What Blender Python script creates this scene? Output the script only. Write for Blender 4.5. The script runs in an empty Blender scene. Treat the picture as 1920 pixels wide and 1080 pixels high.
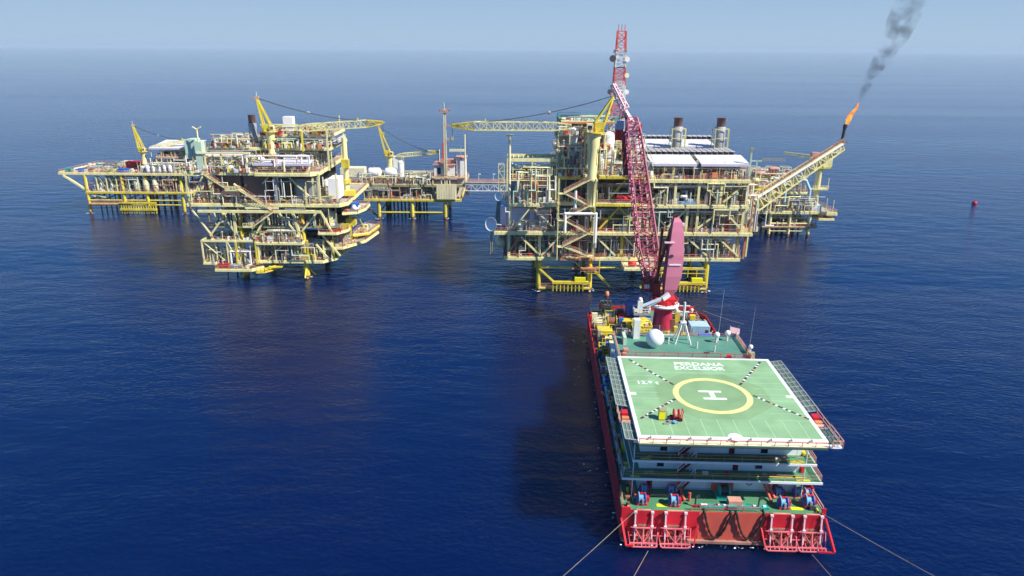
import bpy, math, random
from mathutils import Vector, Matrix
R = math.radians
sc = bpy.context.scene
COL = sc.collection
# ---------------------------------------------------------------- camera, sky, sun, exposure
PITCH = math.atan(448/1340.0)
cam_d = bpy.data.cameras.new('camera'); cam = bpy.data.objects.new('camera', cam_d); COL.objects.link(cam)
cam.location = (0, 0, 68)
cam.rotation_euler = (Matrix.Rotation(R(90)-PITCH, 3, 'X') @ Matrix.Rotation(R(.36), 3, 'Z')).to_euler()
cam_d.sensor_width = 36; cam_d.lens = 36*1340/1920.0
cam_d.clip_start = 1; cam_d.clip_end = 200000
sc.camera = cam
SUN_EL = R(46); SUN_AZ = R(118)          # azimuth clockwise from +Y (the view direction)
w = bpy.data.worlds.new("World"); sc.world = w; w.use_nodes = True
nt = w.node_tree; bg = nt.nodes['Background']
sky = nt.nodes.new('ShaderNodeTexSky'); sky.sky_type = 'NISHITA'; sky.sun_disc = False
sky.sun_elevation = SUN_EL; sky.sun_rotation = SUN_AZ
sky.altitude = 50; sky.air_density = 1.0; sky.dust_density = .6; sky.ozone_density = 3.0
# pale blue haze band low over the horizon, thinning out upwards
tcw = nt.nodes.new('ShaderNodeTexCoord'); sxw = nt.nodes.new('ShaderNodeSeparateXYZ'); nt.links.new(tcw.outputs['Generated'], sxw.inputs[0])
mrw = nt.nodes.new('ShaderNodeMapRange'); mrw.interpolation_type = 'SMOOTHSTEP'; mrw.inputs[1].default_value = -.02; mrw.inputs[2].default_value = .30; mrw.inputs[3].default_value = 1.0; mrw.inputs[4].default_value = .93; nt.links.new(sxw.outputs[2], mrw.inputs[0])
mxw = nt.nodes.new('ShaderNodeMix'); mxw.data_type = 'RGBA'; nt.links.new(mrw.outputs[0], mxw.inputs[0]); hsw = nt.nodes.new('ShaderNodeHueSaturation'); hsw.inputs['Saturation'].default_value = 1.35; hsw.inputs['Value'].default_value = 1.25; nt.links.new(sky.outputs[0], hsw.inputs['Color']); nt.links.new(hsw.outputs[0], mxw.inputs[6]); mxw.inputs[7].default_value = (2.35, 3.55, 5.5, 1)
crw = nt.nodes.new('ShaderNodeValToRGB'); nt.links.new(sxw.outputs[2], crw.inputs[0]); e = crw.color_ramp.elements; e[0].position = .02; e[0].color = (.53, .73, .97, 1); e[1].position = .85; e[1].color = (.015, .09, .32, 1); e3 = e.new(.08); e3.color = (.43, .66, .95, 1); e4 = e.new(.2); e4.color = (.09, .42, 1.0, 1); e5 = e.new(.5); e5.color = (.03, .26, .85, 1)
vmw = nt.nodes.new('ShaderNodeVectorMath'); vmw.operation = 'SCALE'; vmw.inputs[3].default_value = 5.6; nt.links.new(crw.outputs[0], vmw.inputs[0]); nt.links.new(vmw.outputs[0], mxw.inputs[7])
nt.links.new(mxw.outputs[2], bg.inputs[0]); bg.inputs[1].default_value = 0.096
sd = bpy.data.lights.new('sun', 'SUN'); sd.energy = 5.0; sd.angle = R(.53); sd.color = (1, .95, .86)
so = bpy.data.objects.new('sun', sd); COL.objects.link(so)
sv = Vector((math.sin(SUN_AZ)*math.cos(SUN_EL), math.cos(SUN_AZ)*math.cos(SUN_EL), math.sin(SUN_EL)))
so.rotation_euler = sv.to_track_quat('Z', 'Y').to_euler(); so.location = sv*400
sc.view_settings.view_transform = 'Standard'; sc.view_settings.look = 'None'
sc.view_settings.gamma = 1; sc.view_settings.exposure = 0.5

# ---------------------------------------------------------------- materials
MATS = {}
def mat(name, rgb, rough=.5, var=.15, rust=0.0, scale=.5, metal=0, bump=0, rustc=(.16, .06, .03), spec=.4):
    m = bpy.data.materials.new(name); m.use_nodes = True; n = m.node_tree; L = n.links.new
    p = n.nodes['Principled BSDF']; p.inputs['Roughness'].default_value = rough; p.inputs['Metallic'].default_value = metal
    p.inputs['Specular IOR Level'].default_value = spec
    tc = n.nodes.new('ShaderNodeTexCoord')
    mp = n.nodes.new('ShaderNodeMapping'); mp.inputs['Scale'].default_value = (1, 1, .35); L(tc.outputs['Object'], mp.inputs[0])
    nz = n.nodes.new('ShaderNodeTexNoise'); nz.inputs['Scale'].default_value = scale; nz.inputs['Detail'].default_value = 6
    L(mp.outputs[0], nz.inputs['Vector'])
    cr = n.nodes.new('ShaderNodeValToRGB')
    cr.color_ramp.elements[0].position = .3; cr.color_ramp.elements[1].position = .7
    cr.color_ramp.elements[0].color = [c*(1-var) for c in rgb]+[1]; cr.color_ramp.elements[1].color = [min(1, c*(1+var*.6)) for c in rgb]+[1]
    L(nz.outputs[0], cr.inputs[0]); out = cr.outputs[0]
    if rust > 0:
        n2 = n.nodes.new('ShaderNodeTexNoise'); n2.inputs['Scale'].default_value = scale*2.3; n2.inputs['Detail'].default_value = 8
        n2.inputs['Roughness'].default_value = .7; L(mp.outputs[0], n2.inputs['Vector'])
        r2 = n.nodes.new('ShaderNodeValToRGB'); r2.color_ramp.elements[0].position = .66-rust*.3; r2.color_ramp.elements[1].position = .76-rust*.2
        L(n2.outputs[0], r2.inputs[0])
        mx = n.nodes.new('ShaderNodeMix'); mx.data_type = 'RGBA'; L(r2.outputs[0], mx.inputs[0]); L(out, mx.inputs[6]); mx.inputs[7].default_value = list(rustc)+[1]
        out = mx.outputs[2]
    L(out, p.inputs['Base Color'])
    if bump:
        wv = n.nodes.new('ShaderNodeTexWave'); wv.inputs['Scale'].default_value = bump; wv.bands_direction = 'X'
        L(tc.outputs['Object'], wv.inputs['Vector'])
        b = n.nodes.new('ShaderNodeBump'); b.inputs['Strength'].default_value = .6; b.inputs['Distance'].default_value = .1
        L(wv.outputs[0], b.inputs['Height']); L(b.outputs[0], p.inputs['Normal'])
    MATS[name] = m; return m
mat('yellow', (.74, .58, .12), rust=.12, var=.2)
mat('pale', (.83, .765, .36), rust=.14, var=.2, rustc=(.45,.30,.16))
mat('tower_red', (.72, .12, .09), var=.2)
mat('rack_pink', (.74, .17, .20), var=.25, rust=.15, rustc=(.5,.05,.06))
mat('deep', (.72, .58, .06), rust=.24, var=.25, rustc=(.3,.13,.04))
mat('cream', (.80, .735, .48), rust=.16, rustc=(.4,.22,.12))
mat('white', (.80, .79, .73), rust=.14, rustc=(.45,.3,.2))
mat('clean_white', (.85, .85, .83), var=.05)
mat('grey', (.36, .37, .37), rust=.25)
mat('steel', (.30, .31, .33), rough=.4, rust=.25)
mat('dark', (.05, .05, .055), rough=.6)
mat('rubber', (.02, .02, .02), rough=.8)
mat('brown', (.165, .115, .095), rough=.7, var=.12, bump=1.3)
mat('rust', (.26, .11, .06), rough=.8, var=.35)
mat('floor', (.42, .37, .31), rough=.8, var=.3, rust=.2, rustc=(.22, .13, .1))
mat('grating', (.16, .14, .12), rough=.8, var=.3)
mat('orange', (.68, .25, .10), var=.2, rust=.1)
mat('salmon', (.60, .31, .23), var=.3, rust=.15)
mat('red', (.62, .02, .03), var=.15, rust=.06)
mat('crimson', (.56, .035, .085), var=.2, rust=.1)
mat('hull_red', (.66, .022, .036), var=.28, rust=.24, scale=.25, rough=.4)
mat('faded_red', (.68, .115, .075), var=.25, rust=.12, scale=.3, rustc=(.62, .2, .12))
mat('boot', (.42, .22, .17), var=.35, rust=.3)
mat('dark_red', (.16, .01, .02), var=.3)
mat('pink', (.72, .24, .33), var=.10, rough=.45, scale=.2)
mat('crane_red', (.36, .06, .115), var=.3)
mat('pale_pink', (.86, .58, .60), var=.15)
mat('pink_white', (.82, .55, .56), var=.12)
mat('blue', (.02, .13, .50), var=.2)
mat('light_blue', (.16, .40, .66), var=.2)
mat('pale_blue', (.42, .60, .70), var=.15)
mat('green', (.05, .35, .16), var=.2)
mat('mint', (.52, .66, .50), var=.12, rust=.05)
mat('teal', (.01, .36, .33), var=.25, rust=.05, rustc=(.6, .75, .72))
mat('deck_green', (.08, .245, .125), rough=.65, var=.22, rust=.16, scale=.35, rustc=(.2, .26, .13))
mat('bridge_green', (.095, .255, .185), rough=.6, var=.14, scale=.3, rust=.05, rustc=(.2, .3, .2))
mat('heli_green', (.255, .435, .225), rough=.6, var=.17, scale=.3, rust=.05, rustc=(.18, .40, .2))
mat('heli_patch', (.225, .37, .18), rough=.65, var=.14, scale=.3)
mat('ring_yellow', (.76, .69, .28), rough=.6, var=.14, rust=.12, scale=1.2, rustc=(.5,.55,.28))
mat('line_white', (.80, .83, .76), rough=.6, var=.12, rust=.22, rustc=(.5, .6, .45))
mat('faint_line', (.42, .62, .40), rough=.6, var=.1)
mat('line_black', (.05, .05, .05), rough=.6)
mat('sign_yellow', (.85, .75, .02), var=.05)
mat('window', (.02, .03, .04), rough=.1, var=.05)
mat('roof_white', (.70, .68, .67), var=.2, rust=.16, rustc=(.45,.4,.36))
mat('lilac', (.62, .60, .70), var=.1)
mat('net', (.10, .17, .13), rough=.9)
mat('rope', (.36, .30, .22), rough=.9, var=.3)
mat('olive', (.36, .34, .18), var=.2, rust=.1)
mat('stack_brown', (.15, .085, .075), var=.25, rough=.6)

# ---------------------------------------------------------------- mesh builder
class MB:
    def __init__(s, m='grey'): s.v = []; s.f = []; s.mi = []; s.ms = [m]; s.c = 0; s.sm = []
    def use(s, m):
        if m not in s.ms: s.ms.append(m)
        s.c = s.ms.index(m); return s
    def add(s, vs, fs, smooth=False):
        b = len(s.v); s.v += [tuple(x) for x in vs]
        for f in fs: s.f.append([b+i for i in f]); s.mi.append(s.c); s.sm.append(smooth)
        return s
    def box(s, x0, y0, z0, x1, y1, z1):
        return s.add([(x0,y0,z0),(x1,y0,z0),(x1,y1,z0),(x0,y1,z0),(x0,y0,z1),(x1,y0,z1),(x1,y1,z1),(x0,y1,z1)],
              [(0,3,2,1),(4,5,6,7),(0,1,5,4),(1,2,6,5),(2,3,7,6),(3,0,4,7)])
    def cb(s, cx, cy, z0, w, d, h): return s.box(cx-w/2, cy-d/2, z0, cx+w/2, cy+d/2, z0+h)
    def frame(s, p, q):
        p = Vector(p); q = Vector(q); d = (q-p); d = d.normalized() if d.length > 1e-6 else Vector((0,0,1))
        u = Vector((0,0,1)) if abs(d.z) < .95 else Vector((0,1,0))
        a = d.cross(u).normalized(); b = a.cross(d).normalized(); return p, q, a, b
    def beam(s, p, q, w=.3, h=None, w2=None):
        h = h or w; p, q, a, b = s.frame(p, q); w2 = w2 or w; k = w2/w
        vs = [e+a*(i*w/2*t)+b*(j*h/2*t) for e, t in ((p,1),(q,k)) for i, j in ((-1,-1),(1,-1),(1,1),(-1,1))]
        return s.add(vs, [(0,1,2,3),(7,6,5,4),(0,4,5,1),(1,5,6,2),(2,6,7,3),(3,7,4,0)])
    def tube(s, p, q, r, n=8, r2=None):
        p, q, a, b = s.frame(p, q); r2 = r if r2 is None else r2
        vs = [e+a*(math.cos(2*math.pi*i/n)*t)+b*(math.sin(2*math.pi*i/n)*t) for e, t in ((p,r),(q,r2)) for i in range(n)]
        s.add(vs, [(i, (i+1) % n, n+(i+1) % n, n+i) for i in range(n)], n > 6)
        return s.add(vs, [tuple(range(n))[::-1], tuple(range(n, 2*n))])
    def path(s, pts, r, n=8):
        for i in range(len(pts)-1): s.tube(pts[i], pts[i+1], r, n)
        for p in pts[1:-1]: s.ball(p, r*1.12, 8, 4)
        return s
    def lathe(s, c, prof, n=16, ax=(0,0,1)):
        c = Vector(c); _, _, a, b = s.frame((0,0,0), ax); d = Vector(ax).normalized(); vs = []
        for r, z in prof: vs += [c+d*z+a*(math.cos(2*math.pi*i/n)*r)+b*(math.sin(2*math.pi*i/n)*r) for i in range(n)]
        fs = [(k*n+i, k*n+(i+1) % n, (k+1)*n+(i+1) % n, (k+1)*n+i) for k in range(len(prof)-1) for i in range(n)]
        s.add(vs, fs, True); return s.add([vs[i] for i in range(n)]+vs[-n:], [tuple(range(n))[::-1], tuple(range(n, 2*n))])
    def ball(s, c, r, n=12, m=6, sz=1.0):
        return s.lathe(c, [(max(.001, r*math.sin(math.pi*k/m)), -r*sz*math.cos(math.pi*k/m)) for k in range(m+1)], n)
    def prism(s, poly, z0, z1):
        n = len(poly); vs = [(x,y,z0) for x,y in poly]+[(x,y,z1) for x,y in poly]
        return s.add(vs, [tuple(range(n))[::-1], tuple(range(n, 2*n))]+[(i, (i+1) % n, n+(i+1) % n, n+i) for i in range(n)])
    def rail(s, pts, h=1.1, step=2.2, r=.035, closed=False, mid=1, m2=None):
        P = [Vector(p) for p in pts]+([Vector(pts[0])] if closed else [])
        for a, b in zip(P, P[1:]):
            L_ = (b-a).length
            if L_ < .05: continue
            k = max(1, int(L_/step))
            for i in range(k+1):
                p = a.lerp(b, i/k); s.beam(p, p+Vector((0,0,h)), r*2)
            up = Vector((0,0,h)); s.beam(a+up, b+up, r*2.2)
            for j in range(mid): z = Vector((0,0,h*(j+1)/(mid+1))); s.beam(a+z, b+z, r*1.8)
        return s
    def truss(s, p, q, w, h, nb, r, w2=None, h2=None, sides=True):
        p, q, a, b = s.frame(p, q); w2 = w if w2 is None else w2; h2 = h if h2 is None else h2
        R_ = []
        for i in range(nb+1):
            t = i/nb; c = p.lerp(q, t); W = (w+(w2-w)*t)/2; Hh = (h+(h2-h)*t)/2
            R_.append([c+a*x*W+b*y*Hh for x, y in ((-1,-1),(1,-1),(1,1),(-1,1))])
        for i in range(nb):
            for k in range(4): s.beam(R_[i][k], R_[i+1][k], r*2)
            for k in range(4):
                A, B = (k, (k+1) % 4) if (i+k) % 2 else ((k+1) % 4, k)
                s.beam(R_[i][A], R_[i+1][B], r*1.3)
        for q4 in R_:
            for k in range(4): s.beam(q4[k], q4[(k+1) % 4], r*1.3)
        return s
    def stair(s, p, q, w=1.0, m1='pale', m2='salmon'):
        p = Vector(p); q = Vector(q); d = Vector((q.x-p.x, q.y-p.y, 0)); d = d.normalized() if d.length > 0 else Vector((1,0,0))
        sd_ = Vector((-d.y, d.x, 0))*w/2; s.use(m1)
        for g in (-1, 1):
            s.beam(p+sd_*g, q+sd_*g, .12, .34)
        s.use(m2)
        for g in (-1, 1):
            s.rail([p+sd_*g, q+sd_*g], 1.05, 1.6, .04)
        s.use('grating'); n = max(3, int(abs(q.z-p.z)/.35))
        for i in range(n+1):
            c = p.lerp(q, i/n); s.add([c-sd_*.95-d*.16, c+sd_*.95-d*.16, c+sd_*.95+d*.16, c-sd_*.95+d*.16], [(0,1,2,3)])
        return s
    def build(s, name, parent=None, off=None):
        if parent is not None and off is None: off = OFF.get(parent.name, (0,0,0))
        if off is None: off = (0,0,0)
        ox, oy, oz = off
        me = bpy.data.meshes.new(name); me.from_pydata([(x-ox, y-oy, z-oz) for x, y, z in s.v], [], s.f)
        for m in s.ms: me.materials.append(MATS[m])
        me.polygons.foreach_set('material_index', s.mi); me.polygons.foreach_set('use_smooth', s.sm); me.update()
        o = bpy.data.objects.new(name, me); COL.objects.link(o)
        if parent is not None: o.parent = parent; OFF[o.name] = off
        return o
def split_parts(mb, name, parent, gap=.12):
    # every separate lump of the mesh becomes a part of its own
    n = len(mb.v); par = list(range(n))
    def fd(i):
        while par[i] != i: par[i] = par[par[i]]; i = par[i]
        return i
    for f in mb.f:
        for k in f[1:]: par[fd(k)] = fd(f[0])
    comp = {}
    for i in range(n): comp.setdefault(fd(i), []).append(i)
    L_ = []
    for r, ids in comp.items():
        xs, ys, zs = zip(*[mb.v[i] for i in ids]); L_.append([min(xs)-gap,min(ys)-gap,min(zs)-gap,max(xs),max(ys),max(zs),{r}])
    ch = True
    while ch:
        ch = False; out = []
        for b in L_:
            for o in out:
                if all(b[k] <= o[k+3] and o[k] <= b[k+3] for k in range(3)):
                    for k in range(3): o[k] = min(o[k],b[k]); o[k+3] = max(o[k+3],b[k+3])
                    o[6] |= b[6]; ch = True; break
            else: out.append(b)
        L_ = out
    res = []
    for b in L_:
        m = MB(mb.ms[0]); m.ms = list(mb.ms); mp = {}
        for f, mi, sm in zip(mb.f, mb.mi, mb.sm):
            if fd(f[0]) in b[6]:
                for k in f:
                    if k not in mp: mp[k] = len(m.v); m.v.append(mb.v[k])
                m.f.append([mp[k] for k in f]); m.mi.append(mi); m.sm.append(sm)
        if m.f:
            used = sorted(set(m.mi)); m.ms = [m.ms[k] for k in used]; m.mi = [used.index(k) for k in m.mi]; res.append(m.build(name, parent))
    return res
OFF = {}
def tag(o, label, cat=None, group=None, kind=None):
    if label: o['label'] = label
    if cat: o['category'] = cat
    if group: o['group'] = group
    if kind: o['kind'] = kind
    return o
def thing(name, label, cat, loc=(0,0,0), rz=0, group=None, world=True):
    # world=True: its parts are written in world coordinates; False: in its own coordinates
    o = bpy.data.objects.new(name, None); COL.objects.link(o); o.location = loc; o.rotation_euler = (0,0,rz); o.empty_display_size = .5
    OFF[o.name] = tuple(loc) if world else (0,0,0)
    return tag(o, label, cat, group)
def solo(name, mb, label, cat, group=None, base=None):
    # a thing that is one mesh, origin at its base
    if base is None:
        xs, ys, zs = zip(*mb.v); base = ((min(xs)+max(xs))/2, (min(ys)+max(ys))/2, min(zs))
    o = mb.build(name, None, base); o.location = base
    return tag(o, label, cat, group)
def copy_tree(o, parent=None):
    c = o.copy(); COL.objects.link(c)
    if parent: c.parent = parent
    OFF[c.name] = OFF.get(o.name, (0,0,0))
    for ch in [x for x in bpy.data.objects if x.parent == o]: copy_tree(ch, c)
    return c
YAW = R(-2); SO = Vector((15.9, 86, 0))
def S(x, y, z=0):
    return (SO.x+x*math.cos(YAW)-y*math.sin(YAW), SO.y+x*math.sin(YAW)+y*math.cos(YAW), z)

# ---------------------------------------------------------------- the sea
def sea():
    m = bpy.data.materials.new('sea_water'); m.use_nodes = True; n = m.node_tree; L = n.links.new
    p = n.nodes['Principled BSDF']; p.inputs['Roughness'].default_value = .07; p.inputs['Subsurface Weight'].default_value = 1; p.inputs['Subsurface Radius'].default_value = (8, 20, 45); p.inputs['Subsurface Scale'].default_value = 1.0; p.inputs['IOR'].default_value = 1.33
    tc = n.nodes.new('ShaderNodeTexCoord')
    def noise(sx, sy, sz, det, rot=0, rough=.55):
        mp = n.nodes.new('ShaderNodeMapping'); mp.inputs['Scale'].default_value = (sx, sy, 1); mp.inputs['Rotation'].default_value = (0,0,rot)
        L(tc.outputs['Object'], mp.inputs[0]); z = n.nodes.new('ShaderNodeTexNoise'); z.inputs['Scale'].default_value = sz
        z.inputs['Detail'].default_value = det; z.inputs['Roughness'].default_value = rough; L(mp.outputs[0], z.inputs['Vector']); return z.outputs[0]
    fine = noise(1, 1.5, .8, 5, R(28)); swell = noise(1, 2.2, .07, 3, R(35)); big = noise(.3, 2.8, .0035, 6, R(4), .62)
    mr = n.nodes.new('ShaderNodeMapRange'); mr.inputs[1].default_value = .35; mr.inputs[2].default_value = .68
    mr.inputs[3].default_value = .12; mr.inputs[4].default_value = 1.5; L(big, mr.inputs[0])
    b2 = n.nodes.new('ShaderNodeBump'); b2.inputs['Distance'].default_value = .9; b2.inputs['Strength'].default_value = .5; L(swell, b2.inputs['Height'])
    b1 = n.nodes.new('ShaderNodeBump'); b1.inputs['Distance'].default_value = .21; L(mr.outputs[0], b1.inputs['Strength'])
    L(fine, b1.inputs['Height']); L(b2.outputs[0], b1.inputs['Normal']); L(b1.outputs[0], p.inputs['Normal'])
    cr = n.nodes.new('ShaderNodeValToRGB'); cr.color_ramp.elements[0].color = (.0003, .0056, .050, 1); cr.color_ramp.elements[1].color = (.0005, .0085, .066, 1)
    L(big, cr.inputs[0]); L(cr.outputs[0], p.inputs['Base Color'])
    MATS['sea'] = m
    mb = MB('sea'); Rr = 34000.0; n_ = 96
    vs = [(0,0,0)]+[(math.cos(2*math.pi*i/n_)*Rr, math.sin(2*math.pi*i/n_)*Rr, 0) for i in range(n_)]
    mb.add(vs, [(0, 1+i, 1+(i+1) % n_) for i in range(n_)])
    o = mb.build('sea'); tag(o, 'deep blue open sea with small ripples reaching to the horizon', None, None, 'structure')
sea()
def haze():
    m = bpy.data.materials.new('haze_air'); m.use_nodes = True; n = m.node_tree; n.nodes.remove(n.nodes['Principled BSDF'])
    v = n.nodes.new('ShaderNodeVolumePrincipled'); v.inputs['Color'].default_value = (.66, .83, 1.0, 1)
    v.inputs['Density'].default_value = HAZE; v.inputs['Anisotropy'].default_value = 0
    n.links.new(v.outputs[0], n.nodes['Material Output'].inputs['Volume'])
    MATS['haze'] = m; mb = MB('haze'); mb.box(-35000, -35000, -4, 35000, 35000, 96)
    tag(mb.build('haze'), 'thin pale blue haze over the sea', None, None, 'stuff')
HAZE = 6.5e-5
haze()
# ================================================================ THE SHIP
ship = thing('accommodation_ship', 'red hulled work ship with green helicopter deck and white cabins, moored before the platforms', 'ship', (SO.x, SO.y, 0), YAW, world=False)
W_ = 28.6; LEN = 84
def hull():
    mb = MB('hull_red')
    P0 = [(0,1),(W_,1),(W_,LEN-6),(W_-3,LEN),(3,LEN),(0,LEN-6)]
    mb.prism(P0, .9, 5.6)
    mb.use('boot').prism([(.15,1.15),(W_-.15,1.15),(W_-.15,LEN-6),(W_-3.2,LEN-.2),(3.2,LEN-.2),(.15,LEN-6)], -3, .9)
    mb.build('hull', ship)
    h = MB('faded_red'); h.box(11.0,.94,1.0, 19.9,.997,5.5); h.use('boot').box(.4,.5,.55, W_-.4,.99,.95); h.build('stern_plate', ship)
    b = MB('hull_red')
    for x0, x1 in ((-.12,.02),(W_-.02,W_+.12)): b.box(x0, 5.6, 5.3, x1, LEN-6, 6.7)
    b.beam((0,LEN-6,6),(3,LEN,6),.14,1.4); b.beam((W_,LEN-6,6),(W_-3,LEN,6),.14,1.4); b.beam((3,LEN,6),(W_-3,LEN,6),.14,1.4)
    for i in range(26): b.box(.02,7+i*2.8,5.6,.35,7.12+i*2.8,6.5); b.box(W_-.35,7+i*2.8,5.6,W_-.02,7.12+i*2.8,6.5)
    b.build('bulwark', ship)
    d = MB('deck_green'); d.prism([(.05,1.05),(W_-.05,1.05),(W_-.05,LEN-6.1),(W_-3,LEN-.1),(3,LEN-.1),(.05,LEN-6.1)], 5.604, 5.64); d.build('main_deck', ship)
    f = MB('pale_blue')          # pipe run and fender line inside the port bulwark
    f.tube((.75,8,6.0),(.75,56,6.0),.16); f.use('clean_white')
    for i in range(9): f.beam((.9,12+i*4.2,6.1),(.9,15+i*4.2,6.1),.34,.5)
    f.build('side_pipe', ship)
    r = MB('salmon'); r.rail([(0.2,1.2,5.64),(0.2,5.5,5.64)]); r.rail([(W_-.2,1.2,5.64),(W_-.2,5.5,5.64)],r=.06); r.use('hull_red'); r.rail([(9.8,1.15,5.64),(19.6,1.15,5.64)],.9)
    split_parts(r,'railing', ship)
hull()
def super_():
    X0, X1, Y0, Y1 = 2.9, 26.3, 6.3, 44.2
    t = MB('clean_white'); t.box(X0, Y0, 5.64, X1, Y1, 14.45)
    for z in (5.64, 9.1, 12.0):
        for k in range(12): t.box(X0+1+k*1.98, Y0-.03, z+.05, X0+1.06+k*1.98, Y0, z+2.7)
    t.use('lilac').box(X0+.2, Y0-.05, 5.7, X1-.2, Y0-.031, 6.0)
    o = t.build('deckhouse', ship)
    for z, xs in ((12.4,(6.3,20.9)),(9.75,(6.0,20.4)),(6.5,(9.6,))):
        for x in xs:
            m = MB('window'); m.box(x-.5,Y0-.08,z-.2,x+.5,Y0-.035,z+.8); m.use('grey'); m.box(x-.58,Y0-.07,z+.8,x+.58,Y0-.035,z+.9); m.build('window', o)
    for z in (12.2, 9.2, 6.3):
        for x in range(6):
            m = MB('window')
            for yy in range(2): m.box(X0-.06,9+x*6+yy*2.6,z,X0-.03,9.8+x*6+yy*2.6,z+.8); m.box(X1+.03,9+x*6+yy*2.6,z,X1+.06,9.8+x*6+yy*2.6,z+.8)
            m.build('window', o)
    for x, z in ((16.2,12.0),(17.0,9.2),(4.6,5.66),(23.2,5.66)):
        m = MB('dark_red'); m.box(x-.4,Y0-.09,z,x+.4,Y0-.035,z+1.9); m.use('grey').box(x+.2,Y0-.13,z+.9,x+.3,Y0-.09,z+1.1); m.build('door', o)
    m = MB('salmon')
    for k in range(16): a=k*math.pi/8; b=a+math.pi/8; m.tube((19.3+.42*math.cos(a),Y0-.12,7.2+.42*math.sin(a)),(19.3+.42*math.cos(b),Y0-.12,7.2+.42*math.sin(b)),.1,6)
    m.build('lifebuoy', ship)
    # tier decks: white edge, green floor
    for z, poly, nm in ((9.1, [(.1,3.6),(W_+.2,3.6),(W_,30),(X1,30),(X1,Y0),(X0,Y0),(X0,30),(1.5,30),(1.5,Y0),(.1,5.2)], 1),
                        (11.9, [(1.5,3.9),(27.7,3.9),(27.7,40),(X1,40),(X1,Y0),(X0,Y0),(X0,40),(1.8,40),(1.5,6)], 2),
                        (14.8, [(1.5,4.3),(26.5,4.3),(26.7,Y1+.6),(2.3,Y1+.6),(2.3,6)], 3)):
        m = MB('clean_white'); m.prism(poly, z-.22, z-.004)
        xs = [q[0] for q in poly]; x0, x1 = min(xs), max(xs)
        yf = {9.1:3.6,11.9:3.9,14.8:4.3}[z]; m.box(x0, yf-.14, z-.22, x1, yf-.002, z+.12)
        m.use('deck_green' if z < 14 else 'bridge_green').prism([(x+(.12 if x < 14 else -.12), y+(.12 if y < 5 else -.02)) for x, y in poly], z-.003, z+.035)
        m.build('deck', ship)
        r = MB('salmon' if z < 14 else 'grey'); r.rail([(x0+.2,yf+.2,z+.03),(x1-.2,yf+.2,z+.03)],1.0,2.4,.025,mid=1); r.rail([(x1-.15,yf+.2,z+.03),(x1-.15,30,z+.03)],1.05,2,.04,mid=2); r.rail([(x0+.2,yf+.2,z),(x0+.2,30 if z>9 else 5.2,z)],1.05,2,.04,mid=2); r.build('railing', ship)
        g = MB('rust'); rnd = random.Random(int(z*10))
        for k in range(9):
            x = rnd.uniform(x0+2,x1-3); a = rnd.choice(['rust','salmon','dark','grey','deep','white','red']); g.use(a); l = rnd.uniform(.2,1.2)
            yy = rnd.uniform(4.5,5.1); g.box(x, yy, z+.04, x+l*.8, yy+rnd.uniform(.2,.5), z+.04+rnd.uniform(.15,.5))
        g.use('sign_yellow').box(x1-3.6,yf+.3,z+.04,x1-1.6,yf+.7,z+.1).box(x0+1.2,yf+.3,z+.04,x0+2.6,yf+.6,z+.1); g.use('deep').tube((x0+2,4.6,z+.2),(x1-2,4.6,z+.2),.06)
        g.use('rust').tube((x0+2,5.0,z+.2),(x1-7,5.0,z+.2),.09);  tag(g.build('deck_fittings', ship),None,kind='stuff')
    for k, (z0, z1) in enumerate(((5.64,9.1),(9.1,11.9),(11.9,14.8))):
        m = MB('clean_white'); m.stair((8.4-k*.1,5.4,z0+.05),(10.9-k*.1,5.4,z1-.1),.9,'dark_red','clean_white'); m.build('staircase', ship)
    st = MB('clean_white')
    for x in (1.7, 26.2):
        for y in (4.0,):
            for z0,z1 in ((5.64,8.82),(9.14,11.7),(12.04,14.4)):
                st.tube((x,y,z0),(x,y,z1),.07,6)
    split_parts(st,'stanchion', ship)
    # big green stairs / lockers on the starboard walkways
    rnd = random.Random(5)
    for z in (9.15, 12.05):
        g = MB('olive')
        for k in range(14):
            g.use(rnd.choice(['olive','deep','green','grey','red'])); y = 6+k*1.8; g.box(26.5,y,z,26.5+rnd.uniform(.3,.8),y+rnd.uniform(.4,1.4),z+rnd.uniform(.3,1.3))
        split_parts(g,'locker',ship,.02)
    # bridge-deck house top: extra forward deck with green floor
    r = MB('salmon'); r.rail([(2.6,28,14.74),(2.6,44.6,14.74)],1.0,2,.04,mid=2); r.rail([(26.4,28,14.74),(26.4,44.6,14.74)],1.0,2,.06,mid=2); r.rail([(2.6,44.6,14.74),(26.4,44.6,14.74)],.7,2.2,.03)
    r.use('red').rail([(3,33.9,14.74),(26,33.9,14.74)],1.1,2.5,.04); r.build('railing', ship)
super_()
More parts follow.
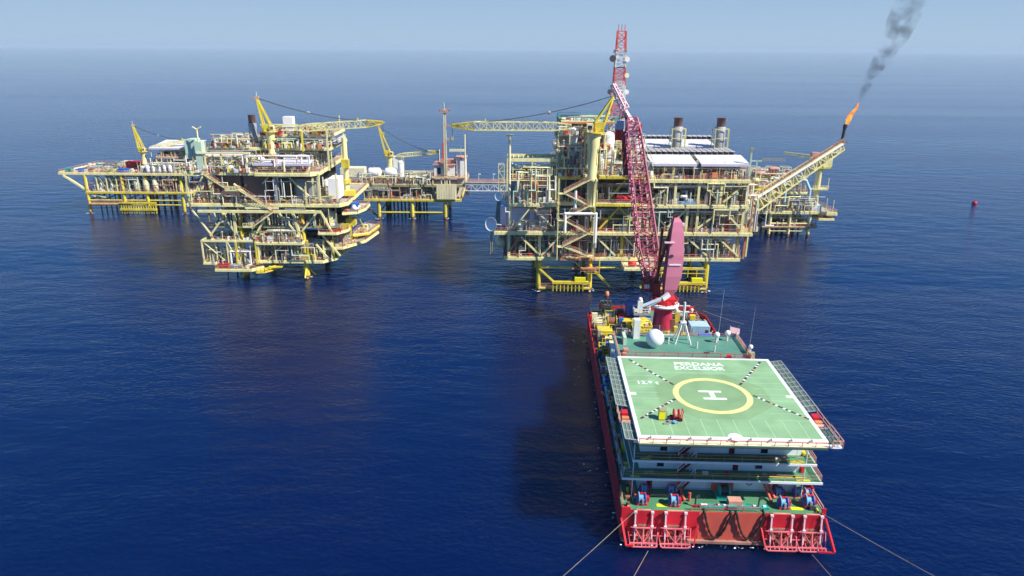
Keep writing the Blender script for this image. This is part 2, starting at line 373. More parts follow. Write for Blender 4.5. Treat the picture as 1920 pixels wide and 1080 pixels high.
def heli():
    x0, x1, y0, y1, z = 1.5, 26.85, .05, 26.8, 18.0
    m = MB('heli_green'); m.box(x0,y0,z-.12,x1,y1,z); m.use('clean_white')
    m.box(x0-.14,y0-.14,z-.5,x1+.14,y0-.001,z+.03); m.box(x0-.14,y1+.001,z-.4,x1+.14,y1+.14,z+.03)
    m.box(x0-.14,y0,z-.4,x0-.001,y1,z+.03); m.box(x1+.001,y0,z-.4,x1+.14,y1,z+.03)
    h = m.build('helicopter_deck', ship)
    k = MB('line_white'); zz = z+.004; w = .38
    k.box(x0+.02,y0+.02,z+.001,x1-.02,y0+w+.1,zz); k.box(x0+.02,y1-w,z+.001,x1-.02,y1-.02,zz); k.box(x0+.02,y0+w+.1,z+.001,x0+w,y1-w,zz); k.box(x1-w,y0+w+.1,z+.001,x1-.02,y1-w,zz)
    k.build('perimeter_line', h)
    cx, cy = 14.4, 13.0
    o = MB('heli_patch'); o.prism([(cx+9.2*math.cos(R(22.5+45*i)), cy+8.0*math.sin(R(22.5+45*i))) for i in range(8)], z+.001, z+.003); o.build('landing_net_patch', h)
    g = MB('ring_yellow'); N = 72; vs = []
    for i in range(N):
        a = 2*math.pi*i/N; vs += [(cx+5.05*math.cos(a),cy+5.05*math.sin(a),z+.008),(cx+5.95*math.cos(a),cy+5.95*math.sin(a),z+.008)]
    g.add(vs, [(2*i,2*i+1,(2*i+3) % (2*N),(2*i+2) % (2*N)) for i in range(N)]); g.build('landing_ring', h)
    H_ = MB('line_white'); H_.box(cx-1.9,cy+.95,z+.004,cx+1.6,cy+1.5,z+.009); H_.box(cx-1.6,cy-1.45,z+.004,cx+1.9,cy-.85,z+.009); H_.box(cx-.38,cy-.85,z+.004,cx+.38,cy+.95,z+.009); H_.build('letter_h', h)
    d = MB('line_black')
    for (ax,ay),(bx,by) in (((3.2,25.7),(cx-5.3,cy+3.3)),((25.3,25.8),(cx+5.1,cy+3.7)),((cx+6.2,cy+.2),(26.6,6.0)),((cx-5.9,cy-1.5),(2.4,5.1))):
        n = 22; A = Vector((ax,ay,0)); B = Vector((bx,by,0)); dr = (B-A).normalized(); pr = Vector((-dr.y,dr.x,0))*.2
        for i in range(n):
            d.use('line_black' if (i*7 % 5) < 3 else 'salmon' if (i % 4) == 3 else 'line_white'); p = A.lerp(B,i/n); q = A.lerp(B,(i+.93)/n)
            d.add([p-pr+Vector((0,0,z+.012)),q-pr+Vector((0,0,z+.012)),q+pr+Vector((0,0,z+.012)),p+pr+Vector((0,0,z+.012))],[(0,1,2,3)])
    split_parts(d,'sector_line', h, .3)
    f = MB('faint_line')
    for i in range(10):
        x = 4+i*2.3; f.box(x,.4,z+.001,x+.08,5.4,z+.0035)
    for i in range(9):
        y = 5.5+i*2.0
        if 9 < y < 11: continue
        f.box(2,y,z+.001,6.2,y+.08,z+.0035); f.box(21.5,y,z+.001,26.5,y+.08,z+.0035)
    f.box(3,20.9,z+.001,25,20.98,z+.0035)
    split_parts(f,'tie_down_line', h)
    w2 = MB('line_white')
    w2.box(x0+.4,12.6,z+.005,x0+1.3,13.4,z+.01); w2.box(x1-1.3,12.6,z+.005,x1-.4,13.4,z+.01)
    w2.lathe((cx+.3,y0+.52,z+.004),[(1.0,0),(1.0,.004)],20); w2.build('edge_marks', h)
    # writing
    def text(t, size, x, y, sx=1.0, name='deck_lettering'):
        c = bpy.data.curves.new(name,'FONT'); c.body = t; c.size = size; c.extrude = .001; c.offset = size*.028; to = bpy.data.objects.new(name+'_tmp', c); COL.objects.link(to)
        bpy.context.view_layer.update(); me = bpy.data.meshes.new_from_object(to.evaluated_get(bpy.context.evaluated_depsgraph_get()))
        bpy.data.objects.remove(to); o = bpy.data.objects.new(name, me); me.materials.clear(); me.materials.append(MATS['line_white']); COL.objects.link(o)
        o.parent = h; o.location = (x,y,z+.008); o.scale = (sx,1,1)
    text('PERDANA', 1.75, 10.5, 23.75, 1.05); text('EXCELSIOR', 1.75, 10.3, 22.1, .93); text('12.8 t', 1.5, 3.3, 16.4, 1.0)
    # safety nets: frame + net, both sides and the stern catwalk
    def net(x0_,x1_,y0_,y1_,zo,zi):
        m = MB('net'); n = max(2,int((y1_-y0_)/1.6))
        m.add([(x0_,y0_,zi-.05),(x1_,y0_,zo-.05),(x1_,y1_,zo-.05),(x0_,y1_,zi-.05)],[(0,1,2,3)])
        m.use('grey')
        for i in range(n+1):
            y = y0_+(y1_-y0_)*i/n; m.beam((x0_,y,zi),(x1_,y,zo),.12)
        for t in (.33,.66,1): m.beam((x0_+(x1_-x0_)*t,y0_,zi+(zo-zi)*t),(x0_+(x1_-x0_)*t,y1_,zi+(zo-zi)*t),.09 if t < 1 else .14)
        m.build('safety_net', h)
    net(x1+.2,x1+2.2,9,26.7,17.9,17.6); net(x0-.2,x0-2.1,9.5,26.7,17.9,17.6); net(x1+.2,x1+1.8,-.2,4.2,17.7,17.5); net(x0-.2,x0-1.8,0,4.6,17.7,17.5)
    for a,b in ((x1+.2,x1+2.0),(x0-2.0,x0-.2)):
        m = MB('grating'); m.box(a,4.6,16.9,b,9,17.0); m.use('salmon').rail([(b if b>10 else a,4.6,17),(b if b>10 else a,9,17)],1.1,1.5,.05)
        m.use('red'); m.cb((a+b)/2,7.4,17.0,.9,1.2,.9); m.use('orange').cb((a+b)/2,6.0,17.0,1,.8,.7); m.use('salmon').tube(((a+b)/2-.6,5.2,17.4),((a+b)/2+.6,5.2,17.4),.3)
        m.build('fire_station', h)
    c = MB('cream'); c.box(x0-.1,y0-.95,z-.5,x1+.1,y0-.16,z-.42); c.use('red').rail([(x0,y0-.9,z-.42),(x1,y0-.9,z-.42)],.62,1.8,.035,mid=0); c.use('deck_green').box(x0,y0-.93,z-.72,x1,y0-.86,z-.505); c.use('salmon').box(x0,y0-.8,z-.98,x1,y0-.5,z-.73)
    c.use('clean_white').box(x1+.1,y0-1.1,z-.5,x1+1.7,y0-.2,z-.4); c.use('salmon').rail([(x1+.3,y0-1.1,z-.4),(x1+1.7,y0-1.1,z-.4),(x1+1.7,y0+3.5,z-.4)],1.05,1.5,.05)
    c.build('catwalk', h)
    c = MB('grey')
    for i in range(9): c.box(3+i*2.7,y0-.4,z+.03,3.15+i*2.7,y0-.1,z+.3)
    split_parts(c,'deck_lamp',h)
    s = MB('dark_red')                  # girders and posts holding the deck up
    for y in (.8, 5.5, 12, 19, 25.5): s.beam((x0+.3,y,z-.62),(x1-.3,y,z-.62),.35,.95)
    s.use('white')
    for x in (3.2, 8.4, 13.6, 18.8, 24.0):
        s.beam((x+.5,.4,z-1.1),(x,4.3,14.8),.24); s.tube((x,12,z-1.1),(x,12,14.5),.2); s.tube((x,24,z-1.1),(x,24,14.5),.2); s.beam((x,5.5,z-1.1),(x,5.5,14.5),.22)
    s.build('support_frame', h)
    pass
heli()
def up(m, dz=0):
    m.v = [(x,y+1.0,z+dz) for x,y,z in m.v]; return m
def stern():
    def rack(xa, xb):
        m = MB('rack_pink'); xm = (xa+xb)/2
        for x in (xa, xb):
            m.use('pale_pink').beam((x,-.45,5.4),(x,-1.1,1.2),.2,.24).cb(x,-.5,5.3,.44,.36,.3).cb(x,-.85,3.15,.4,.36,.32); m.use('hull_red').beam((x,-.2,2.4),(x,-1.2,.9),.2).beam((x,-.1,4.2),(x,-.95,3.2),.14)
        m.use('rack_pink').beam((xa,-.95,3.1),(xb,-.95,3.1),.18); m.beam((xm,-.95,3.1),(xm,-1.6,.9),.17)
        m.beam((xa-.8,-1.6,1.0),(xb+.8,-1.6,1.0),.2).beam((xa-.5,-2.0,.7),(xb+.5,-2.0,.7),.15).beam((xa-.8,-1.6,1.0),(xa-.5,-2.0,.7),.14).beam((xb+.8,-1.6,1.0),(xb+.5,-2.0,.7),.14)
        n = 7
        for k in range(n+1):
            u = xa-.7+(xb-xa+1.4)*k/n; m.use('rack_pink' if k % 2 else 'hull_red'); m.beam((u,-1.55,1.0),(u+(.3 if k % 2 else -.3),-.15,2.7),.11); m.beam((u,-.2,2.9),(u,-.15,.9),.1); m.beam((u,-1.6,1.0),(u,-2.0,.7),.1)
        m.use('rack_pink').beam((xa-.7,-.3,2.7),(xb+.7,-.3,2.7),.13).beam((xa-.7,-.9,1.8),(xb+.7,-.9,1.8),.11).beam((xa,-1.0,3.0),(xm,-1.5,1.1),.12).beam((xb,-1.0,3.0),(xm,-1.5,1.1),.12)
        m.use('rust').beam((xa+.2,-.45,1.3),(xb-.2,-.45,1.3),.5,.5); m.use('orange').cb(xa+.5,-.6,1.8,.5,.4,.5).cb(xb-.5,-.6,1.6,.5,.4,.6)
        up(m,.15).build('anchor_rack', ship)
        q = MB('hull_red'); q.box(xa+.2,-.4,3.5,xb-.2,-.3,5.75); q.use('boot').box(xa+.4,-.45,3.1,xb-.4,-.1,3.5); q.use('salmon').box(xa+.2,-.35,5.75,xb-.2,-.1,5.85); up(q).build('stern_roller_plate', ship)
        a = MB('rust'); a.beam((xm,-.7,3.0),(xm,-1.0,1.2),.24); a.beam((xm-.8,-1,1.6),(xm,-1.0,1.1),.3); a.beam((xm+.8,-1,1.6),(xm,-1.0,1.1),.3)
        a.use('orange').beam((xm-.75,-.55,2.2),(xm-.2,-.8,2.2),.3); up(a,.2).build('anchor', ship)
    rack(1.9,4.3); rack(6.2,9.0); rack(21.1,24.0); rack(25.7,28.1)
    q = MB('hull_red'); q.box(9.3,.93,3.0,10.95,.99,5.6); q.box(19.95,.93,3.0,20.7,.99,5.6); split_parts(q,'stern_plate_patch',ship)
    m = MB('hull_red'); m.beam((-.1,-.2,4.2),(.6,-2,.9),.3); m.beam((W_+.1,-.2,5),(W_+1.2,-2.2,.9),.3); m.beam((W_-1,-2.1,.8),(W_+1.2,-2.2,.8),.25,.2)
    m.beam((.6,-2,.9),(1.6,-2,.9),.25); m.beam((10.9,-.2,3.2),(10.2,-1.8,.9),.2); m.beam((19.9,-.2,3.2),(20.3,-1.8,.9),.2)
    m.box(-.05,-.25,2.6,1.2,-.02,6.0); m.box(W_-.5,-.25,2.6,W_+.05,-.02,6.6); split_parts(up(m,.15),'corner_fender_frame', ship,.3)
    def winch(x, y, s=1.0, z=5.64, col='light_blue', c2='blue', name='mooring_winch'):
        m = MB(col); m.lathe((x-.5*s,y,z+1.1*s),[(.3*s,0),(.3*s,1.0*s)],12,(1,0,0)); m.lathe((x-.62*s,y,z+1.1*s),[(1.0*s,0),(1.0*s,.15*s)],14,(1,0,0)); m.use(c2).lathe((x+.47*s,y,z+1.1*s),[(.95*s,0),(.95*s,.15*s)],14,(1,0,0))
        m.use('light_blue').lathe((x-.45*s,y,z+1.1*s),[(.62*s,0),(.62*s,.88*s)],12,(1,0,0)); w = m.build(name, ship)
        b = MB('red'); b.cb(x,y,z,1.7*s,1.5*s,.5*s); b.cb(x+.95*s,y+.2,z+.3*s,.6*s,.8*s,.9*s); b.use(c2).cb(x-.85*s,y,z+.2*s,.3*s,.7*s,1.2*s); b.use('steel').tube((x-.9*s,y-.7*s,z+.5*s),(x+.8*s,y-.7*s,z+.5*s),.09*s,6).cb(x+.1*s,y-.8*s,z+.4*s,.35*s,.3*s,.9*s); b.use('red').beam((x-.7*s,y-.8*s,z+.4*s),(x-.7*s,y,z+1.9*s),.16*s).beam((x+.6*s,y-.8*s,z+.4*s),(x+.6*s,y,z+1.9*s),.16*s).beam((x-.7*s,y,z+1.95*s),(x+.6*s,y,z+1.95*s),.2*s); b.build('winch_base', w)
    for x,y,s in ((3.0,2.6,.85),(7.6,2.4,.85),(3.7,5.2,.75),(7.7,5.2,.75),(23.2,2.5,.85),(27.0,3.0,.9),(23.4,5.3,.75),(26.2,5.4,.75),(27.7,5.6,.6)): winch(x,y,s)
    t = MB('teal'); t.lathe((14.4,4.6,6.9),[(.9,0),(.9,.2),(.55,.2),(.55,1.4),(.9,1.4),(.9,1.6)],16,(1,0,0)); t.cb(15.2,4.7,5.64,2.2,1.6,.6); t.use('dark').lathe((14.7,4.6,6.9),[(.6,0),(.6,1.1)],12,(1,0,0)); t.build('towing_winch', ship)
    t = MB('faded_red'); t.cb(15.2,5.6,6.2,3.0,.8,2.0); t.build('winch_house', ship); t = MB('salmon'); t.cb(16.3,2.6,5.64,1.9,1.3,1.1); t.build('salmon_locker', ship)
    t = MB('teal'); t.box(11.2,.7,5.66,21.0,1.5,5.95); t.box(15.1,.3,5.66,16.4,1.9,6.2); t.use('clean_white')
    rnd = random.Random(3)
    for k in range(12): x = rnd.uniform(11.5,20.5); t.cb(x,1.1,5.95,.4,.3,.15)
    up(t).build('tow_beam', ship)
    c = MB('rubber')
    for xa, xb, dz in ((11.7,15.4,4.0),(16.2,20.1,4.0)):
        pts = []
        for i in range(19):
            u = i/18; pts.append((xa+(xb-xa)*u,-.35,5.5-dz*(1-(2*u-1)**2)))
        for i in range(18): c.tube(pts[i],pts[i+1],.14 if i % 2 else .19,6)
        for p in (pts[0],pts[-1]): c.tube(p,(p[0],.6,5.8),.16,6)
    up(c).build('towing_chain', ship)
    f = MB('dark')
    for x in (10.6,19.6): f.tube((x,2.1,5.64),(x,2.1,7.2),.12,6); f.tube((x,2.1,7.2),(x+.5,2.1,7.5),.22,8); f.cb(x,2.1,5.64,.5,.5,.15)
    split_parts(f,'fairlead', ship)
    y = MB('sign_yellow'); y.box(5.1,.8,5.65,6.8,1.5,5.68); y.box(24.3,.9,5.65,26.0,1.6,5.68); split_parts(up(y),'yellow_deck_mark', ship)
    p = MB('faded_red')
    for a,b in (((1.5,6,7.4),(2.4,3.2,5.8)),((8.6,6,7.6),(9.3,3.2,5.8)),((10,3.4,5.7),(10,3.4,7.1)),((21.3,6,7.4),(21.9,3.4,5.8)),((21.8,6,7.6),(22.6,4.4,5.9))): p.tube(a,b,.22,8)
    p.use('salmon').rail([(4.5,4.2,5.66),(9,4.2,5.66)],.4,2); p.rail([(22.5,4.4,5.66),(27,4.4,5.66)],.4,2); split_parts(p,'vent_pipe', ship)
    rnd = random.Random(11); g = MB('olive')
    for k in range(26):
        x = rnd.choice([rnd.uniform(.4,1.9), rnd.uniform(27,28.3)]); yy = rnd.uniform(1.5,6); g.use(rnd.choice(['olive','rust','deep','dark','salmon'])); g.cb(x,yy,5.64,rnd.uniform(.2,.7),rnd.uniform(.2,.7),rnd.uniform(.2,.9))
    tag(g.build('deck_gear', ship),None,kind='stuff')
stern()
def top_gear():
    z = 14.74
    m = MB('clean_white'); m.lathe((9.7,38.9,z),[(.7,0),(.7,.35)],16); m.ball((9.7,38.9,z+1.85),1.7,32,20); m.build('radome', ship)
    m = MB('white'); b = (15.3,41.5,z)
    for dx,dy in ((-1,-1),(1,-1),(1,1),(-1,1)): m.beam((b[0]+dx*1.5,b[1]+dy*1.2,z),(b[0]+dx*.25,b[1]+dy*.25,z+4.2),.22)
    m.tube((b[0],b[1],z+2),(b[0],b[1],z+8.2),.2); m.beam((b[0]-1.6,b[1],z+6.3),(b[0]+1.6,b[1],z+6.3),.22); m.beam((b[0]-1,b[1],z+7.5),(b[0]+1,b[1],z+7.5),.16)
    m.cb(b[0],b[1],z+4.1,1.1,1.1,.2); m.ball((b[0]-1.5,b[1],z+6.7),.35); m.ball((b[0]+1.4,b[1],z+6.7),.3); m.build('radar_mast', ship)
    def whip(x,y,h,nm='whip_antenna'):
        m = MB('white'); m.tube((x,y,z),(x,y,z+1.4),.14); m.use('grey').tube((x,y,z+1.4),(x+.25,y,z+h),.045,5,.02); m.build(nm, ship)
    whip(22.4,42.5,10.5); whip(27.0,37.5,9.0); whip(20.5,37,3.4); whip(26.2,43.5,3); whip(12.6,40.5,3.2); whip(17.6,38.6,2.6)
    for x,y,s in ((21.9,41.6,1.0),(24.2,42.6,1.0),(27.0,36.8,.8)):
        m = MB('clean_white'); m.tube((x,y,z),(x,y,z+1.2*s),.16); m.ball((x,y,z+1.7*s),.55*s,14,8); m.use('red').cb(x,y,z,.6,.6,.1); m.build('satellite_dome', ship)
    m = MB('dark'); m.cb(19,36.4,z,.9,.5,.25); m.use('salmon').cb(4.0,36.2,z,.9,1.2,.8); m.cb(3.6,34.8,z,.7,.7,.6); m.use('red').cb(22.6,34.5,z,.7,.6,.6); m.use('mint').cb(4.2,41,z,.6,3.0,1.6); m.use('white').cb(6.8,43.2,z,1.2,1.4,4.0)
    m.use('olive').cb(26.6,34.6,z,1.0,.8,1.2); split_parts(m,'roof_locker', ship,.05)
    # deckhouse forward of the bridge: stair tower and funnel casing
    m = MB('clean_white'); m.box(6.8,45.2,5.7,10.0,49.2,15.2); m.use('deep').box(6.6,45.0,15.2,10.2,49.35,15.4); m.rail([(6.7,45.1,15.4),(10.1,45.1,15.4),(10.1,49.2,15.4),(6.7,49.2,15.4)],1.1,1.2,.08,True)
    m.use('cream').box(10.0,45.2,5.7,13.4,48.5,12.6); m.use('salmon').cb(9.6,47,15.4,1.2,1.2,.8); m.use('dark').box(7.8,45.13,12.5,8.6,45.19,13.6); m.build('funnel_casing', ship)
    f = MB('grey'); f.tube((29,58,5.6),(29,58,12),.1); f.use('pale_pink').add([(29,58,11.8),(31.2,58.3,11.2),(31.2,58.3,9.9),(29,58,10.4)],[(0,1,2,3)]); f.build('flagstaff', ship)
top_gear()

# ---- the ship's own crane (red pedestal, pink mast plate, lattice boom)
def ship_crane():
    b = (17.0, 71.5, 5.64)
    c = thing('offshore_crane', 'tall pink and red lattice boom crane on the bow of the red ship', 'crane', S(*b), YAW, world=False)
    m = MB('crimson'); m.lathe((0,0,0),[(2.3,0),(2.05,5.0),(2.5,5.9)],28); m.build('pedestal', c)
    m = MB('clean_white'); m.lathe((0,0,5.9),[(2.7,0),(3.5,.15),(3.5,.6),(2.9,.75)],32); m.use('red').rail([(3.3*math.cos(R(a*30)),3.3*math.sin(R(a*30)),6.5) for a in range(12)],1.1,1.4,.06,True); m.build('slewing_ring', c)
    m = MB('red'); m.lathe((0,0,6.6),[(2.6,0),(2.5,1.2)],24); m.box(-2.2,-2.4,7.6,2.4,3.2,8.1); m.use('dark_red').box(-2.6,.2,8.1,-1.0,4.8,11.2); m.box(-4.6,2.0,8.4,-2.6,5.5,10.6); m.use('crane_red')
    for k in range(8): m.beam((-4.6+.5*k,1.9,8.2),(-4.0+.5*k,1.9,11.4),.12)
    m.use('dark').box(-3.9,5.5,8.9,-1.2,6.8,11.0); m.use('white').box(-4.5,1.85,9.3,-3.2,1.95,10.3); m.build('machinery_house', c)
    # mast: closed tapering box, wide plate towards the stern, open side towards the boom, its shade put into the darker red
    def X(z): return .1+(z-8)*.05
    sec = [(8.0,1.6,-1.0,1.0),(10.3,2.8,-1.7,1.4),(13.5,3.5,-2.0,1.6),(18.5,3.4,-1.9,1.6),(23.6,2.7,-1.3,1.3),(25.9,2.0,-.9,1.0),(26.8,1.1,-.5,.6)]   # z, width, rear y, front y
    m = MB('pink')
    for (z0,w0,a0,b0),(z1,w1,a1,b1) in zip(sec,sec[1:]): m.add([(X(z0)-.2*w0,a0,z0),(X(z0)+.8*w0,a0,z0),(X(z1)+.8*w1,a1,z1),(X(z1)-.2*w1,a1,z1),(X(z0)-.2*w0,a0+.3,z0),(X(z0)+.8*w0,a0+.3,z0),(X(z1)+.8*w1,a1+.3,z1),(X(z1)-.2*w1,a1+.3,z1)],[(0,1,2,3),(7,6,5,4),(0,3,7,4),(1,5,6,2)])
    m.build('mast_plate', c)
    m = MB('crane_red')
    for (z0,w0,a0,b0),(z1,w1,a1,b1) in zip(sec,sec[1:]):
        for fx in (-.22,.77): m.add([(X(z0)+fx*w0,a0+.31,z0),(X(z1)+fx*w1,a1+.31,z1),(X(z1)+fx*w1,b1,z1),(X(z0)+fx*w0,b0,z0),(X(z0)+fx*w0+.12,a0+.31,z0),(X(z1)+fx*w1+.12,a1+.31,z1),(X(z1)+fx*w1+.12,b1,z1),(X(z0)+fx*w0+.12,b0,z0)],[(0,1,2,3),(7,6,5,4),(0,4,5,1),(3,2,6,7)])
    for (z0,z1,x0,x1) in ((9,27,-2.6,1.2),(8,24,-1.6,-1.4)):
        m.use('dark_red').beam((x0,1.6,z0),(x1,1.2,z1),.5,.9)
    for k in range(9): z = 10+k*1.8; m.use('crane_red').beam((-2.6+3.8*(z-9)/18,1.4,z),(X(z),.2,z+.8),.2)
    m.build('mast_side', c)
    m = MB('clean_white'); m.box(X(16.2)-.4,-2.12,16.2,X(16.2)+2.3,-1.98,16.5); m.use('pale_pink').box(-1.2,-2.0,21.3,X(21)+.2,-1.5,21.6); m.cb(2.6,-.3,25.0,1.3,.8,.6); m.use('dark').cb(X(18),-1.95,18.2,.7,.3,.5); m.use('dark_red').lathe((1.2,0,25.9),[(.8,0),(.8,.6)],12,(1,0,0)); split_parts(m,'mast_fitting', c)
    # boom
    foot = Vector((-2.3,4.2,9.2)); tip = Vector((-6.6,26.5,45.9))
    m = MB('crane_red'); m.truss(foot,foot.lerp(tip,.2),2.0,1.8,4,.15,4.6,3.0); m.truss(foot.lerp(tip,.2),foot.lerp(tip,.9),4.6,3.0,14,.14,3.4,2.4); m.truss(foot.lerp(tip,.9),tip,3.4,2.4,3,.15,2.4,1.9); m.beam(foot.lerp(tip,.05),foot.lerp(tip,.9),.3)
    m.use('pink'); p0 = foot.lerp(tip,.03)
    m.beam(foot.lerp(tip,.2)+Vector((-2.25,0,1.1)),foot.lerp(tip,.9)+Vector((-1.65,0,.85)),.3); m.beam(foot.lerp(tip,.2)+Vector((2.25,0,1.1)),foot.lerp(tip,.9)+Vector((1.65,0,.85)),.3)  # pink upper chords: highlights on the red lattice put into the colour
    bo = m.build('boom', c)
    m = MB('pale_pink'); m.beam(tip+Vector((-1.5,-.6,-1.4)),tip+Vector((2.2,-.4,-1.6)),.9,2.6,.6); m.beam(tip+Vector((.8,0,-2.4)),tip+Vector((-2.5,3,3.4)),1.6,1.6,.8); m.truss(tip+Vector((-1.6,1.5,2.4)),tip+Vector((-4.6,4.5,8.0)),1.7,1.3,5,.15,.9,.8)
    m.use('dark').lathe(tip+Vector((-1.6,.3,.6)),[(.9,0),(.9,.4)],14,(1,0,0)); m.build('boom_head', bo)
    m = MB('dark_red'); m.beam(tip+Vector((-1.9,-.8,-3)),tip+Vector((-.9,-3.5,-13.5)),1.1,.6,1.7); m.build('hose_guard', bo)
    m = MB('dark')
    for dx in (-.5,.4): m.tube((1.2+dx,-.3,26.6),tip+Vector((dx,0,1)),.05,4)
    m.build('luffing_rope', c)
    m = MB('red'); hk = tip+Vector((-2.6,3.0,-4.0)); m.cb(hk.x,hk.y,hk.z-1.6,2.0,1.4,2.6); m.use('pale_blue').cb(hk.x,hk.y,hk.z+1.1,2.2,1.6,2.2); m.use('dark').tube(hk+Vector((0,0,-1)),tip+Vector((-2.6,3.0,4.4)),.07,4).tube(hk+Vector((.5,0,-1)),tip+Vector((-2.1,3.0,3.6)),.07,4); m.build('hook_block', c)
ship_crane()
def gangway():
    t = thing('knuckle_crane', 'grey white knuckle boom crane with platform, folded out beside the red pedestal', 'crane', S(11.0,64,5.64), YAW, world=False)
    m = MB('white'); m.lathe((0,0,0),[(.7,0),(.6,6.5)],14); m.build('pedestal', t)
    m = MB('grey'); m.cb(-.2,0,6.5,3.6,2.4,.4); m.use('white').rail([(-2,-1.2,6.9),(1.6,-1.2,6.9),(1.6,1.2,6.9),(-2,1.2,6.9)],1.1,.9,.06,True); m.cb(-.6,.2,6.9,1.1,1.2,2.6); m.ball((-.6,.2,9.8),.5); m.use('dark').cb(.7,0,6.9,.8,.9,1.0); m.use('cream').cb(-1.6,-.4,6.9,.6,.8,.8); m.build('cab', t)
    m = MB('pale_blue'); m.beam((-.2,.3,8.2),(5.2,2.2,9.8),.4,.5); m.use('grey').beam((.4,.3,7.6),(4.6,2,9.2),.22); m.use('white').beam((4.6,2,9.4),(6.1,2.4,10.4),.8,1.0); m.build('jib', t)
gangway()

# ---- loose cargo and gear standing on the ship's forward deck
def container(x,y,w,d,h,col,label,z=5.64,group=None,name='cargo_container',rz=0,P=None):
    t = thing(name,label,'container',P or S(x,y,z),YAW+rz,group,world=False)
    m = MB(col); m.cb(0,0,.12,w-.1,d-.1,h-.2)
    n = int(w/.35)
    for i in range(n): m.box(-w/2+.1+i*.35,-d/2,.2,-w/2+.25+i*.35,-d/2+.05,h-.15)
    m.build('body',t); f = MB(col)
    for sx in (-1,1):
        for sy in (-1,1): f.cb(sx*(w/2-.07),sy*(d/2-.07),0,.17,.17,h)
    for zz in (0,h-.16):
        for sy in (-1,1): f.box(-w/2,sy*(d/2-.07)-.08,zz+.005,w/2,sy*(d/2-.07)+.08,zz+.15)
    f.use('grey').tube((-w/2+.3,-d/2-.05,.3),(-w/2+.3,-d/2-.05,h-.3),.04,5); f.build('frame',t)
    dd = MB('dark' if col not in ('dark','blue') else 'grey'); dd.box(w/2-1.0,-d/2-.06,.25,w/2-.35,-d/2-.01,h*.8); dd.build('door',t); return t
def basket(x,y,w,d,h,col,label,z=5.64,load=('rust','grey','white'),group=None,P=None):
    t = thing('cargo_basket',label,'basket',P or S(x,y,z),YAW,group,world=False)
    m = MB(col)
    for sx in (-1,1):
        for sy in (-1,1): m.beam((sx*w/2,sy*d/2,0),(sx*w/2,sy*d/2,h),.16)
        for k in range(3): m.beam((sx*w/2,-d/2,h*(k+.4)/2.6),(sx*w/2,d/2,h*(k+.4)/2.6),.13)
    for sy in (-1,1):
        for k in range(3): m.beam((-w/2,sy*d/2,h*(k+.4)/2.6),(w/2,sy*d/2,h*(k+.4)/2.6),.13)
    m.cb(0,0,.05,w,d,.12); m.build('frame',t); r = random.Random(len(label)*7+int(w*10)); g = MB(load[0])
    for k in range(6):
        g.use(r.choice(load)); 
        if r.random() < .5: g.cb(r.uniform(-.3,.3)*w,r.uniform(-.3,.3)*d,.18,w*r.uniform(.15,.35),d*r.uniform(.2,.35),h*r.uniform(.4,1.0))
        else: yy = r.uniform(-.35,.35)*d; zz = .3+h*r.uniform(.1,.7); g.tube((-w*.42,yy,zz),(w*.42,yy,zz),r.uniform(.1,.25)*min(h,1.5))
    g.build('contents',t); return t
def reel(x,y,r,w,col,c2,label,z=5.64,ax=0,P=None):
    t = thing('hose_reel',label,'reel',P or S(x,y,z),YAW+ax,None,world=False)
    m = MB(col)
    for sx in (-1,1):
        m.lathe((sx*w/2,0,r+.3),[(r,0),(r,.1)],18,(1,0,0)); m.beam((sx*(w/2+.25),-r*.8,0),(sx*(w/2+.25),0,r+.3),.16); m.beam((sx*(w/2+.25),r*.8,0),(sx*(w/2+.25),0,r+.3),.16)
    m.tube((-w/2-.25,0,r+.3),(w/2+.25,0,r+.3),.1); m.build('frame',t); m = MB(c2); m.lathe((-w/2+.1,0,r+.3),[(r*.7,0),(r*.75,w*.25),(r*.7,w*.5),(r*.75,w*.75),(r*.7,w-.2)],18,(1,0,0)); m.build('hose',t); return t
def machine(x,y,w,d,h,col,c2,label,cat='generator',name='deck_generator',z=5.64,P=None):
    t = thing(name,label,cat,P or S(x,y,z),YAW,None,world=False)
    m = MB(c2); m.cb(0,0,0,w,d,.25)
    for sx in (-1,1):
        for sy in (-1,1): m.beam((sx*(w/2-.08),sy*(d/2-.08),.25),(sx*(w/2-.08),sy*(d/2-.08),h),.14)
    for sy in (-1,1): m.beam((-w/2,sy*(d/2-.08),h),(w/2,sy*(d/2-.08),h),.15)
    m.build('skid_frame',t); m = MB(col); m.cb(-.1*w,0,.3,w*.62,d*.7,h*.62); m.use('dark').cb(-.1*w,-d*.36,.5,w*.4,.06,h*.3); m.build('engine_housing',t)
    m = MB('steel'); m.tube((w*.1,0,.3+h*.6),(w*.1,0,h*1.2),.14); m.lathe((w*.22,0,.55*h),[(.25*d,0),(.25*d,w*.22)],12,(1,0,0)); m.build('exhaust',t); return t
Y='deep'
basket(2.0,79.5,2.4,3.0,2.2,'cream','cream cargo basket in the far port corner of the ship, beside the red bulwark')
machine(4.6,80.5,2.6,2.6,3.2,'salmon',Y,'yellow framed deck machine in the far row of the ship, next to the cream basket')
machine(8.0,79.2,2.2,2.4,2.6,'red','cream','red engine under a tilted white pipe on the far port deck of the ship')
basket(2.2,75.6,2.6,3.0,1.8,Y,'yellow basket of scrap by the port bulwark, second row from the bow',load=('cream','grey','dark'))
machine(5.0,76.2,2.4,2.4,3.0,'cream',Y,'cream machine in a yellow frame standing inboard of the scrap basket')
container(8.6,75.0,3.0,2.4,2.0,'red','low red box container on the port foredeck, behind the yellow frames')
basket(2.4,71.8,2.6,2.8,2.2,'cream','cream basket of white pipes along the port rail, third row from the bow',load=('white','grey','cream'))
reel(5.2,72.0,1.3,2.0,Y,'rust','yellow hose reel wound with brown hose on the port foredeck')
